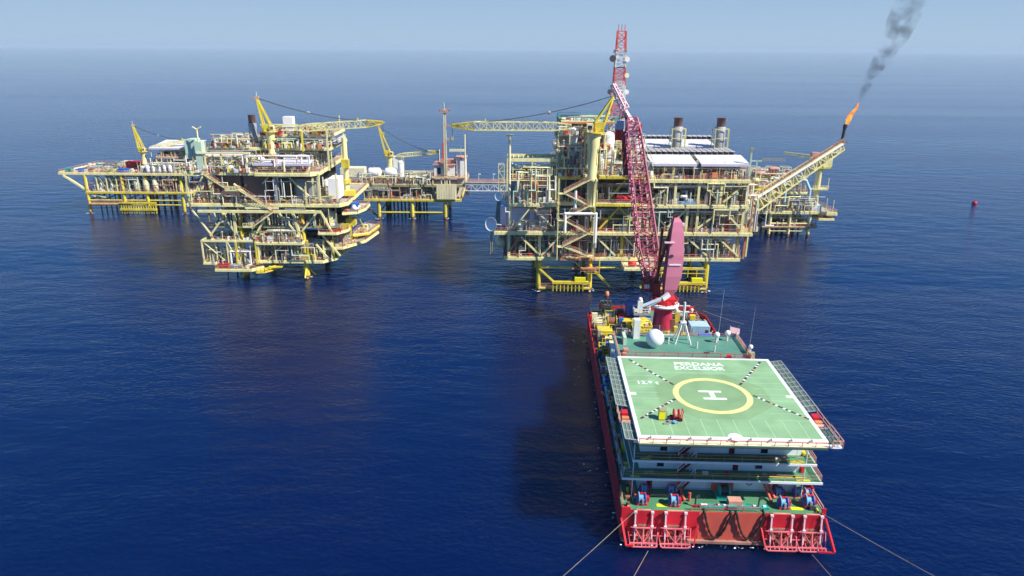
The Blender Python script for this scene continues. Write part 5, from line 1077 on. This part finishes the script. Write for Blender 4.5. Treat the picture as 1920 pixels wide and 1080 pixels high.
    for x0_,x1_,y_,z0_,z1_,c_ in ((-80,-57,230,5.7,11,'dark'),(-91,-72,226,16.8,22.6,'steel'),(-71,-53,228,12,22.4,'dark'),(-96,-73,232,23.5,32,'steel'),(-72,-57,230,23.5,32,'dark'),(-96,-76,226,33,38,'olive'),(-74,-58,228,33,38,'grey'),(-93,-80,230,38.8,41.8,'cream'),(-77,-58,232,38.8,42,'steel'),(-88,-74,219,12,22.4,'olive')):
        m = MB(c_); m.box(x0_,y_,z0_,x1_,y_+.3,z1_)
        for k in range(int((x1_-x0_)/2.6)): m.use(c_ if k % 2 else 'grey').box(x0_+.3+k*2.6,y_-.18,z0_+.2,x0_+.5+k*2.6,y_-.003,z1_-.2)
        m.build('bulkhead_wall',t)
    clutter(t,-91,-79,214,220,16.7,5.8,311,1,3,3); clutter(t,-72,-54,213,219,16.7,5.8,312,1,3,3); clutter(t,-90,-78,212,216,12.2,4,313,1,2.6,2.6,racks=False); deck(t,rect(-92,-78,211.2,222),12.1,.6,'pale','grating'); column(t,-84,212,5.6,12,.3); column(t,-91,212,5.6,12,.25)
    clutter(t,-96,-77,211.8,214,32.9,4,314,1,2.6,2,racks=False); clutter(t,-93,-79,222.4,226,38.7,3,315,1,2.4,2.4,racks=True); clutter(t,-77.5,-57,224.4,227,42.4,2.6,316,.9,2.6,2.4,racks=False); clutter(t,-77.5,-57,222.2,225,38.7,3,317,1,2.6,2.4,racks=False)
    # stairs across the front
    for a,b in (((-90.8,210.3,32.4),(-84.3,210.3,27.9)),((-81.5,210.2,28.2),(-71.6,210.2,21.6)),((-71.2,209.9,21.6),(-77.8,209.9,17.0))):
        m = MB('pale'); m.stair(a,b,1.2,'pale','salmon'); m.build('staircase',t)
    m = MB('pale'); m.box(-85.2,209.6,27.6,-80.6,211,27.9); m.rail([(-85.2,209.7,27.9),(-80.6,209.7,27.9)],1.1,1,.06); m.box(-81,209.4,16.5,-77.6,210.6,16.8); m.rail([(-81,209.5,16.8),(-77.6,209.5,16.8)],1.1,1,.06); m.build('stair_landing',t)
    # level 32
    deck(t,[(-97.4,211.4),(-76,211.4),(-76,210),(-59.8,210),(-57.4,212.5),(-57.4,246),(-97.4,246)],32.8,1.0,'pale')
    shed(t,-75.6,-60.2,211.4,215.5,32.9,2.6,'lilac',.4)
    clutter(t,-96,-76,213,232,32.8,6.5,69,.95,4.4,6); clutter(t,-74,-59,216.5,234,32.8,6,70,.95,3.8,5.6)
    D(-88,33.5,-78.5,38.2,y=211.8,r=.22); D(-69,33.4,-78.5,38.2,y=211.8,r=.2)
    for x in (-90.8,-78.6,-86): column(t,x,211.8,33,38.4,.2,'pale',True)
    m = MB('cream'); m.box(-93,211.4,38.2,-77.4,212.2,38.7); m.box(-93,224,38.2,-60,224.8,38.7); m.build('top_girder',t)
    deck(t,rect(-94,-56.4,222,246),38.6,.8,'pale','floor')
    m = MB('mint'); m.cb(-92.4,213,32.9,2.0,2.6,8.8); m.cb(-95.4,216,36.5,2.6,4,5.6); m.use('pale').tube((-92.2,212,41.6),(-92.2,212,45.2),.25); m.tube((-92.2,212,45.2),(-93.4,212,46),.2); m.tube((-92.2,212,45.2),(-90.9,212,46),.2); m.build('mint_vent_tower',t)
    clutter(t,-93,-62,224,242,38.6,4.6,71,.95,4,6,racks=False)
    for x,c in ((-87,'deep'),(-84.6,'cream'),(-82,'white')): m,nm = g_hvessel(x,222.6,39.0,1.4,.8,c,True); m.build(nm,t)
    deck(t,rect(-78,-56,224,242),42.4,.8,'cream','floor')
    for x in (-77.6,-70,-62,-56.4):
        for y in (224.4,241): column(t,x,y,38.6,42.2,.22,'pale',True)
    clutter(t,-77,-57,226,240,42.4,3.2,72,.7,4,5,racks=False)
    stack(t,-80.8,226,38.7,48.3,1.25,False); m = MB('clean_white'); m.cb(-70.6,230,42.5,3.0,2.6,5.0); m.build('white_tank',t)
    m = MB('pale'); m.beam((-55.4,216,32.8),(-55.4,216,45),.45); m.beam((-62.2,212.5,33),(-62.2,214,43),.3) if False else None; m.beam((-57,240,33),(-57,240,47),.3); m.beam((-57,226,33),(-57,226,45),.3); m.beam((-78,225,45.4),(-55.4,225,45.4),.3,.5)
    m.use('deep').beam((-64,220,38),(-64,220,44),.5); split_parts(m,'upper_frame',t)
    m = MB('lilac'); m.prism([(-59.5,222),(-55,226),(-55,238),(-59.5,234)],39.6,39.9); m.use('white').rail([(-59.5,222,39.9),(-55,226,39.9),(-55,238,39.9)],1.2,1.2,.07); m.build('sloping_roof',t)
    # right-hand side: yellow riser tower, lifeboat station, stepped platforms
    m = MB('pale'); m.tube((-51.8,222,24),(-51.8,222,42),.8,12); m.use('deep').tube((-51.8,222,28),(-51.8,222,29.2),1.3,12); m.cb(-51.6,221,33,2.2,2.0,2.6); m.cb(-50.9,222,24.2,3.0,3,1.6); m.build('riser_tower',t)
    deck(t,[(-52,214),(-47.8,216),(-46.2,221),(-46.2,228),(-52,228)],20.0,.6,'pale')
    deck(t,[(-58.5,212.5),(-52.4,213.5),(-47,222),(-45,234),(-50,234),(-54,226),(-58.5,220)],9.4,.7,'pale')
    deck(t,[(-51,222),(-46.4,225),(-45,236),(-48.5,237),(-51,230)],11.2,.7,'deep')
    clutter(t,-57,-51,216,224,9.4,5,73,.9,3.2,4); clutter(t,-50.4,-46.6,226,234,11.2,3,74,.8,3,4); clutter(t,-51.5,-47.5,217,227,20,4.5,75,.6,3,4,racks=False)
    m = MB('deep'); m.beam((-50.6,218,9.5),(-50.6,218,20),.5); m.beam((-55.2,213,5.6),(-55.2,213,16),.3); m.beam((-47.4,226,11.2),(-50.4,226,18),.25); m.cb(-50.5,219,15.4,3,2.4,2.2); split_parts(m,'side_post',t)
    m = MB('pale'); m.rail([(-55,216,5.6),(-50,224,9)],1.2,1.5,.08); m.beam((-55,217,5.4),(-47,230,9),.3,.8); m.build('side_ramp',t)
left_platform()
for k,(a,b,y,z,h) in enumerate(((-81,-58,212.6,5.6,5.6),(-81,-56,216,5.6,6),(-94,-79,211.4,5.3,4),(-78,-64,210.8,11.8,4.2),(-91,-54,213,16.7,5.4),(-96,-54,212.2,23.5,2.6),(-71,-58,216,23.5,7.4),(-96,-90,213,23.5,7.4),(-96,-77,212.4,32.9,4.8),(-96,-60,218,32.9,5),(-93,-57,223,38.7,3.2),(-77,-57,225,42.5,2.2),(-52,-47,218,20,2.4),(-57,-49,217,9.5,3))): small_gear(Lp,a,b,y,z,h,930+k,1.1)
crane('pedestal_crane','yellow pedestal crane on the left of centre platform with boom lying to the right',(-74.2,222,33),43.6,44,(-77.2,222,53.6),(-67,222.4,44.6),(-40.2,225,46.3),r=1.15,bw=1.9)
def lifeboat(P,label,c1='blue',c2='clean_white',rz=0):
    t = thing('lifeboat',label,'lifeboat',P,rz); x,y,z = P
    m = MB(c2); m.lathe((x,y-2.2,z+1.2),[(.1,0),(.8,.3),(1.15,1.2),(1.2,3),(.9,4.1),(.1,4.5)],14,(0,1,0)); m.build('hull',t)
    m = MB(c1); m.cb(x,y-.2,z+1.5,2.1,3.0,1.3); m.use('clean_white').cb(x,y-1.73,z+1.9,.9,.05,.5); m.build('canopy',t); return t
lifeboat((-48.6,217.6,20.1),'blue and white box shaped lifeboat on the right side of the left of centre platform')
# ================================================================ FAR LEFT PLATFORM
Fp = thing('offshore_platform','low wide platform farthest left, its pointed deck covered with coloured cargo','platform',(-162,315,0))
def far_left():
    t = Fp
    face_pipes(t,-178,-138,301.8,9.4,16,241,14,.22); face_pipes(t,-152,-134,301.4,17.4,24,242,14,.25)
    jacket(t,(-181.5,-166,-156,-141),(302,326),16.5,.62,'deep',ring=(5.6,3.6))
    deck(t,[(-192.5,302),(-137,300.5),(-133,300.5),(-133,328),(-190,328)],17.2,1.0,'pale')
    deck(t,[(-182,301.5),(-137,301),(-137,328),(-182,328)],9.2,.9,'deep')
    D = lambda a,b,r=.3,c='pale': brace(t,a,b,r,c)
    D((-190.5,302,16.2),(-178,302,7.2),.4); D((-182,302,9),(-174,302,6.8)); D((-190.5,326,16.2),(-178,326,7.2),.35)
    for k in range(11): column(t,-181+k*4.2,302,9.2,16.4,.18,'pale',True)
    for k,x in enumerate((-176,-172,-168)): brace(t,(x,302,16),(x+3.4,302,9.6),.16,'olive')
    deck(t,rect(-181,-163,300.5,303.5),4.4,.6,'orange','rust',name='lower_walkway'); m = MB('deep'); m.box(-167.5,299.6,1.6,-152,300.6,2.4); m.box(-167.5,299.6,4.6,-152,300.6,5.2)
    for k in range(15): m.beam((-167+k*1.05,300.1,5.2),(-167+k*1.05,300.1,.3),.34)
    m.build('boat_landing',t)
    conductors(t,-160,-143,306,318,16,7,3,'rust',.4); conductors(t,-179,-170,306,318,9,5,2,'dark',.25)
    clutter(t,-180,-160,303.5,324,9.2,6.8,81,.9,4.6,8); clutter(t,-158,-138,305,324,9.2,6.8,82,.7,4.6,8)
    for x in (-160.2,-156.2,-152.2): m,nm = g_vvessel(x,302.6,9.3,5.4,1.25,'cream'); m.build('filter_vessel',t)
    clutter(t,-160,-134,303,324,17.2,5.5,83,.95,4.2,7)
    # white roofed upper building
    deck(t,rect(-152,-134,306,324),23.4,.7,'salmon'); shed(t,-154,-137,306.5,322,23.6,3.6,'roof_white',1.4)
    clutter(t,-151,-137,308,320,23.5,4,84,.9,4,6)
    for x in (-152,-146,-140,-134.5): column(t,x,306.2,17.4,23,.22,'pale',True)
    m = MB('mint'); m.cb(-136,306,23.4,4,5,7.5); m.use('white').cb(-135,305,17.3,3.4,3,5); m.build('mint_cabin',t)
    for k in range(5): m,nm = g_vvessel(-154+k*2.4,301.8,17.3,3.2,1.0,'clean_white'); m.build('white_pot',t)
    g = MB('deep'); rn = random.Random(55)
    for k in range(150):
        x = rn.uniform(-189,-160); y = rn.uniform(302.5,325); g.use(rn.choice(['deep','red','blue','cream','white','salmon','grey','dark','teal','olive'])); g.cb(x,y,17.22,rn.uniform(.4,1.6),rn.uniform(.4,1.5),rn.uniform(.3,1.3))
    tag(g.build('deck_clutter',t),None,kind='stuff')
far_left()
crane('pedestal_crane','small yellow crane with stubby king post on the farthest left platform',(-158.2,308,17.3),25.4,26,(-160.8,308,36.4),(-155,308,27.3),(-136,310,30.5),r=1.0,bw=1.2,ball=.3)
def cargo(P,w,d,h,col,label,k=0):
    if k == 0: return container(0,0,w,d,h,col,label,P=P,rz=R(2))
    if k == 1: return basket(0,0,w,d,h,col,label,P=P)
    return machine(0,0,w,d,h,col,'grey',label,'machine','equipment_skid',P=P)
z = 17.24
cargo((-189,304.5,z),2.6,2.4,1.6,'teal','teal container at the pointed left end of the farthest left platform')
cargo((-184.5,305,z),2.6,3,1.4,'blue','small blue container second from the left end of the farthest left platform')
cargo((-179.6,306,z),3.2,3,2.4,'salmon','dull red basket on the far left platform, left of the white and black machines',1)
cargo((-173.6,307,z),4.0,3,2.8,'white','white and dark machine skid in the middle of the far left cargo deck',2)
cargo((-170.5,303.6,z),4.6,2.4,1.6,'deep','yellow basket at the front edge of the far left cargo deck',1)
cargo((-165.8,304,z),4.0,2.4,1.6,'blue','dark blue container at the front of the far left cargo deck, beside the yellow basket')
cargo((-172,310.6,z),5.0,3,3.0,'olive','olive machine skid behind the black and white skid on the far left platform',2)
cargo((-165.0,313,z),7.0,3,3.4,'red','bright red container on the far left platform, just left of the small crane')
cargo((-154.0,303.4,z),3.6,2.4,2.4,'blue','bright blue container at the foot of the small far left crane')
cargo((-177,315,z),5,3,2.2,'brown','brown container in the rear row of the far left cargo deck')
cargo((-171.5,319,z),4,3,2.6,'cream','cream container in the rear row of the far left cargo deck')
# ================================================================ MIDDLE REAR PLATFORM
Cp = thing('offshore_platform','low platform behind the centre gap with white tanks and a cabin at its right end','platform',(-45,306,0))
def middle():
    t = Cp
    face_pipes(t,-70,-34,294.2,14.6,20,231,16,.25); face_pipes(t,-62,-33,294.6,8.6,13.6,232,12,.2); face_pipes(t,-48,-34,295,14.6,19,233,10,.2)
    jacket(t,(-56,-42,-28.2),(295,318),8,.75,'deep',ring=(2.6,)); conductors(t,-54,-38,302,312,8,6,2,'dark',.35)
    brace(t,(-66,296,7.8),(-57,296,.8),.3,'rust'); brace(t,(-42,318,3),(-30,318,8),.3,'rust')
    deck(t,rect(-62,-21.5,294,320),8.3,1.0,'deep'); deck(t,rect(-72,-19.6,294.5,320),14.4,1.1,'olive')
    m = MB('cream'); m.box(-31.6,293.2,8.6,-23.2,293.5,14.9)
    for k in range(8): m.use('pale').box(-31.4+k*1.05,293.1,8.7,-31.3+k*1.05,293.2,14.8)
    m.build('panel_wall',t)
    for x in (-66,-60,-54,-47,-40,-33,-22): column(t,x,294.6,8.4,14,.22,'olive' if x < -24 else 'pale',True)
    clutter(t,-64,-33,296.5,316,8.3,6,91,1,4.0,6.5); clutter(t,-70,-33,296,316,14.4,4.6,92,.9,4.2,6.5)
    for x,r in ((-57.6,1.9),(-50.6,1.9)): m,nm = g_hvessel(x,297.6,16.4,4.4,r,'clean_white'); m.use('salmon').cb(x,297.6,14.5,5.4,3,1.9); m.build('white_tank',t)
    m,nm = g_vvessel(-46.4,297,14.5,9.2,1.25,'clean_white'); m.build('white_column',t); m = MB('white'); m.box(-50,300,19,-46,304,25); m.use('cream').box(-72,298,14.6,-62,304,20.5); m.build('white_box_module',t)
    # accommodation block at right end
    deck(t,rect(-33.5,-19.6,294,306),17.6,.6,'salmon')
    m = MB('white'); m.box(-32.6,296,17.8,-24,304,22.4); m.use('dark').box(-31.2,295.96,18.4,-29.8,295.99,21.4).box(-28.4,295.96,18.4,-27,295.99,21.4); m.use('salmon').box(-33,295.4,22.4,-23.6,304.6,22.8); m.use('white').box(-23.2,296.5,14.7,-19.4,302,25.2); m.use('salmon').box(-23.6,296,25.2,-19,302.4,25.6); m.build('cabin_block',t)
    for x in (-33,-29.5,-26,-20): column(t,x,294.4,14.5,17.4,.2,'pale',True)
    m = MB('salmon'); m.cb(-27,300,22.8,6,4,1.5); m.use('red').cb(-28.6,299,22.8,1.1,1.1,8.4); m.use('cream').tube((-30.4,298,22.8),(-30.4,298,28.5),.18); m.tube((-19.6,295,15),(-19.6,295,35),.3); m.beam((-26,295,28.6),(-19.6,295,28.6),.5,1.0); m.use('grey').tube((-21.5,298,25.6),(-21.5,298,30),.1); split_parts(m,'roof_gear',t,.05)
    m = MB('salmon'); m.use('salmon').rail([(-18.6,295,10.5),(-18.6,300,10.5)],2,.8,.12); m.cb(-19,297,10,1.6,3,3); m.build('side_cage',t)
    # mast
middle()
def mast():
    b = Vector((-27.6,294.8,14.6)); t = thing('signal_mast','tall thin pale mast with a small reddish top platform on the middle rear platform','mast',b)
    m = MB('cream'); m.truss(b,(b.x,b.y,45),1.0,1.0,16,.14,.7,.7); m.tube(b,(b.x,b.y,44),.3,8); m.build('pole',t)
    m = MB('salmon'); m.cb(b.x,b.y,43.6,3.8,1.6,.4); m.rail([(b.x-1.9,b.y-.8,44),(b.x+1.9,b.y-.8,44),(b.x+1.9,b.y+.8,44),(b.x-1.9,b.y+.8,44)],1,.9,.07,True); m.use('cream').tube((b.x,b.y,45),(b.x,b.y,47.5),.12,5); m.build('top_platform',t)
    m = MB('salmon')
    for z in (38,32.4,20.4): m.cb(b.x+.9,b.y,z,1.5,1.0,1.0)
    split_parts(m,'lamp_bracket',t)
mast()
crane('pedestal_crane','yellow crane with leaning king post on the middle rear platform',(-51.5,300,14.6),25.4,26,(-55.4,300,37.6),(-48.4,300,25.6),(-31,300.4,27.2),r=1.1,bw=1.3,ball=0)
# ================================================================ BRIDGE
def bridge():
    t = thing('footbridge','white steel truss footbridge between the middle rear platform and the largest platform','bridge',(-8,295,13.5))
    m = MB('clean_white'); m.truss((-19.6,295.4,13.4),(14,295.4,13.4),2.6,2.6,14,.13); m.use('cream').box(-19.6,294.0,14.9,14,296.8,15.3); m.build('truss_span',t)
    m = MB('salmon'); m.rail([(-19.6,294.1,15.3),(14,294.1,15.3)],1.2,2,.08); m.rail([(-19.6,296.7,15.3),(14,296.7,15.3)],1.2,2,.08); m.use('grey').tube((-19.6,293.8,15.6),(14,293.8,15.6),.2); m.build('railing',t)
    for x in (-14,-8): m = MB('white'); m.tube((x,294.2,15.3),(x,294.2,19),.1,5); m.use('clean_white').cb(x+.3,294.2,18.9,1.0,.4,.3); m.build('lamp_post',t)
    m = MB('pale')
    for x,y in ((10,293),(14,293),(10,298),(14,298)): m.tube((x,y,-4),(x,y,12),.4)
    for a,b in (((10,293),(14,298)),((14,293),(10,298)),((10,293),(14,293)),((10,298),(14,298))): m.tube((a[0],a[1],6),(b[0],b[1],11.8),.2)
    m.build('support_legs',t)
bridge()
# ================================================================ RIGHT REAR PLATFORM
Ep = thing('offshore_platform','small rust stained platform at far right, under and behind the flare boom','platform',(108,278,0))
def right_rear():
    t = Ep
    jacket(t,(99,106.5,114.2),(269,287),9,.6,'pale',ring=(2.0,5.0)); conductors(t,101,112,273,283,9,6,3,'rust',.35)
    deck(t,rect(96,117,268.5,290),3.6,.5,'rust','rust',name='lower_walkway')
    deck(t,[(93.5,268),(117.5,268),(119,266),(123,266),(123,292),(93.5,292)],9.8,1.2,'pale'); deck(t,rect(116.5,122.4,266.4,276),7.4,.8,'pale','orange')
    deck(t,rect(94.5,114,272,290),16.4,.8,'pale'); deck(t,rect(92,104,274,290),22.0,.7,'pale')
    clutter(t,95,116,270,288,9.8,6,101,1,3.6,6); clutter(t,95,113,273.5,288,16.4,5,102,1,3.4,6); clutter(t,92.5,103,275.5,288,22,3.4,103,1,3.2,5); clutter(t,97,115,270,286,3.6,5,104,.7,3.6,6,racks=False)
    for x in (96,102,108,113.5): column(t,x,272.3,9.8,16,.25,'pale',True)
    face_pipes(t,94,118,267.8,10,16,221,14,.35); face_pipes(t,94,112,271.6,16.6,24,222,14,.35)
    deck(t,rect(90,98,266,274),14.4,.6,'orange','floor',name='service_deck'); clutter(t,90.2,97.8,266.6,273.6,14.4,6,105,1,2.6,3.2); clutter(t,90.5,97,268,275,19.6,5,106,1,3,3.2,racks=False); deck(t,rect(90,98,267,275),19.6,.6,'deep','floor',name='service_deck')
    for x,z,l in ((88.8,24.8,3.6),(94,26.5,3.4),(98.6,24,3)): mm,nm = g_hvessel(x+5,271.5,z-2.5,l,.8,'salmon'); mm.build('rusty_vessel',t)
    for x in (90.4,97.6):
        for y in (266.4,274): column(t,x,y,9.8,19.4,.25,'pale',True)
    m = MB('pale_blue'); m.path([(103.5,269,10.2),(103.5,269,18),(101.4,269,22),(98.6,269,22.4)],.55,10); m.build('hooped_pipe',t)
    m = MB('pale_blue'); m.path([(112.6,268.8,10.2),(112.6,268.8,18),(110.8,269,21.4),(108.5,270,22)],.6,10); m.build('hooped_pipe',t)
    m = MB('white'); m.path([(96.2,266,9.4),(96.2,266,4.8),(99.6,266,4.8)],.28,8); m.build('drain_pipe',t)
    m = MB('clean_white'); m.box(114,268,10,117,271,12.6); m.use('pale_blue').box(116.4,267.9,10,117.6,271,12.2); m.build('white_cabin',t)
    for x,c in ((99,'rust'),(104.5,'salmon'),(92.6,'olive')): m,nm = g_skid(x,274.4,22.3,3.4,3,3.6,random.Random(int(x))); m.build(nm,t)
    m = MB('pale'); m.lathe((116.6,272,9.8),[(1.0,0),(1.0,12),(1.3,14)],14); m.build('crane_pedestal_stub',t) if False else None
    m = MB('cream'); m.tube((121.6,267,10),(121.6,267,14.6),.15); m.tube((119,267,10),(119,267,15.4),.15); split_parts(m,'lamp_post',t)
right_rear()
def box_crane():
    t = thing('pedestal_crane','boxy yellow crane cab on a thick post on the small far right platform','crane',(117.4,274,9.9)); x,y = 117.4,274
    m = MB('pale'); m.lathe((x,y,9.9),[(1.1,0),(1.1,13),(1.5,14.5),(1.5,16)],16); m.build('pedestal',t)
    m = MB('deep'); m.box(x-3.4,y-2,25.6,x+3.4,y+2,26.2); m.use('pale').box(x+.6,y-1.8,26.2,x+3.8,y+1.8,31.6); m.rail([(x-4.6,y-2,26.2),(x+.5,y-2,26.2)],4.4,1.2,.14,mid=2); m.use('cream').box(x-3.6,y-1,26.2,x-.6,y+1.5,29.4); m.build('machinery_house',t)
    m = MB('pale'); m.box(x-2.4,y-2,17.4,x+3.6,y+2,17.8); m.rail([(x-2.4,y-2,17.8),(x+3.6,y-2,17.8)],1.2,1,.08); m.use('cream').beam((x+3.4,y-1.8,17.8),(x+3.4,y-1.8,22),.18); m.build('service_platform',t)
    m = MB('pale'); m.truss((x-3.4,y,29.6),(x-12,y+6,30.4),1.3,1.3,6,.09,.7,.7); m.build('boom',t)
box_crane()
for k,(t_,a,b,y,z,h) in enumerate(((Fp,-180,-138,303,9.3,5.8),(Fp,-158,-136,303.5,17.3,4.2),(Fp,-151,-136,307.4,23.6,3),(Cp,-62,-32,296,8.4,5),(Cp,-70,-34,295.4,14.5,3.4),(Cp,-70,-34,299,14.5,4.4),(Ep,95,117,269.4,9.9,5),(Ep,95,113,273,16.5,4.4),(Ep,97,116,269.4,3.7,4.6),(Ep,92,104,274.6,22.1,3))): small_gear(t_,a,b,y,z,h,960+k,1.2)
# ================================================================ BUOY, BOAT SPECK, SMOKE
def buoy(P,label,s=1.0,c='red'):
    t = thing('buoy',label,'buoy',P); x,y,z = P
    m = MB(c); m.lathe((x,y,z-.6),[(1.0*s,0),(1.6*s,.4),(1.7*s,1.0),(1.5*s,1.7),(.8*s,1.9)],18); m.build('float',t)
    m = MB('salmon'); m.beam((x-.5*s,y,z+1.2),(x,y,z+2.7*s),.14); m.beam((x+.5*s,y,z+1.2),(x,y,z+2.7*s),.14); m.use('dark').lathe((x,y,z+1.2),[(.5*s,0),(.4*s,.5)],10); m.build('top_frame',t)
buoy((218,333,0),'orange red mooring buoy floating alone on the far right of the sea',.65)
buoy((27.7,197.2,0),'small orange buoy floating under the largest platform, left of the pink crane',.38,'orange')
def smoke():
    m = bpy.data.materials.new('smoke'); m.use_nodes = True; n = m.node_tree; n.nodes.remove(n.nodes['Principled BSDF']); L = n.links.new
    v = n.nodes.new('ShaderNodeVolumePrincipled'); v.inputs['Color'].default_value = (.12,.15,.17,1); tc = n.nodes.new('ShaderNodeTexCoord')
    nz = n.nodes.new('ShaderNodeTexNoise'); nz.inputs['Scale'].default_value = .26; nz.inputs['Detail'].default_value = 4; nz.inputs['Roughness'].default_value = .6; L(tc.outputs['Object'], nz.inputs['Vector'])
    mr = n.nodes.new('ShaderNodeMapRange'); mr.inputs[1].default_value = .44; mr.inputs[2].default_value = .64; L(nz.outputs[0], mr.inputs[0])
    sx = n.nodes.new('ShaderNodeSeparateXYZ'); L(tc.outputs['Object'], sx.inputs[0]); m2 = n.nodes.new('ShaderNodeMapRange'); m2.inputs[1].default_value = 2; m2.inputs[2].default_value = 30; m2.inputs[3].default_value = SMOKE; m2.inputs[4].default_value = SMOKE*.10; L(sx.outputs[2], m2.inputs[0])
    mu = n.nodes.new('ShaderNodeMath'); mu.operation = 'MULTIPLY'; L(mr.outputs[0], mu.inputs[0]); L(m2.outputs[0], mu.inputs[1]); L(mu.outputs[0], v.inputs['Density']); L(v.outputs[0], n.nodes['Material Output'].inputs['Volume'])
    m.cycles.volume_step_rate = 1.0
    MATS['smoke'] = m
    base = Vector(FL); P = [((-.3,0,-1.4),.3),((.8,.4,2.4),1.0),((2.6,1,6.0),1.7),((5.0,2,10.4),2.4),((7.6,3,14.5),3.0),((9.5,3,18),3.6),((11.0,4,23),4.4),((14,5,30),5.2),((18,6,38),6)]
    mb = MB('smoke'); n_ = 16; vs = []
    for (x,y,z),r in P: vs += [base+Vector((x+r*math.cos(2*math.pi*i/n_),y+r*.9*math.sin(2*math.pi*i/n_),z+.25*r*math.cos(2*math.pi*i/n_)*0)) for i in range(n_)]
    k = len(P); mb.add(vs,[(j*n_+i,j*n_+(i+1) % n_,(j+1)*n_+(i+1) % n_,(j+1)*n_+i) for j in range(k-1) for i in range(n_)]+[tuple(range(n_))[::-1],tuple(range((k-1)*n_,k*n_))])
    o = solo('smoke',mb,'thin grey smoke drifting up and right from the flare flame','smoke',base=tuple(base)); o['kind'] = 'stuff'; del o['category']
SMOKE = .5
smoke()
bpy.context.view_layer.update()

def foam():
    m = MB('foam_white'); rn = random.Random(12)
    def patch(x,y,r):
        n = 7; a0 = rn.uniform(0,6); m.add([(x+r*rn.uniform(.4,1.3)*math.cos(a0+2*math.pi*i/n)*1.3,y+r*rn.uniform(.4,1.2)*math.sin(a0+2*math.pi*i/n),.02+rn.uniform(0,.004)) for i in range(n)],[tuple(range(n))])
    for k in range(46):
        p = S(-rn.uniform(.1,.5) if rn.random() < .6 else -rn.uniform(.5,4.5), rn.uniform(2,78)); patch(p[0],p[1],rn.uniform(.05,.22))
    for k in range(50):
        p = S(rn.uniform(0,28.6), rn.uniform(.3,.9)); patch(p[0],p[1],rn.uniform(.05,.2))
    for lx,ly in [(a,b) for a in (7.8,23,43,57.4) for b in (202,)]+[(-83,213),(-64,213)]+[(a,295) for a in (-56,-42,-28.2)]+[(a,302) for a in (-181.5,-166,-156,-141)]:
        for k in range(14): a = rn.uniform(0,6.3); q = rn.uniform(.8,1.7); patch(lx+q*math.cos(a),ly+q*math.sin(a),rn.uniform(.1,.4))
    tag(m.build('foam'),'scattered white foam specks along the hull and round the platform legs',None,None,'stuff')
mat('foam_white',(.75,.8,.82),rough=.9,var=.1)
foam()
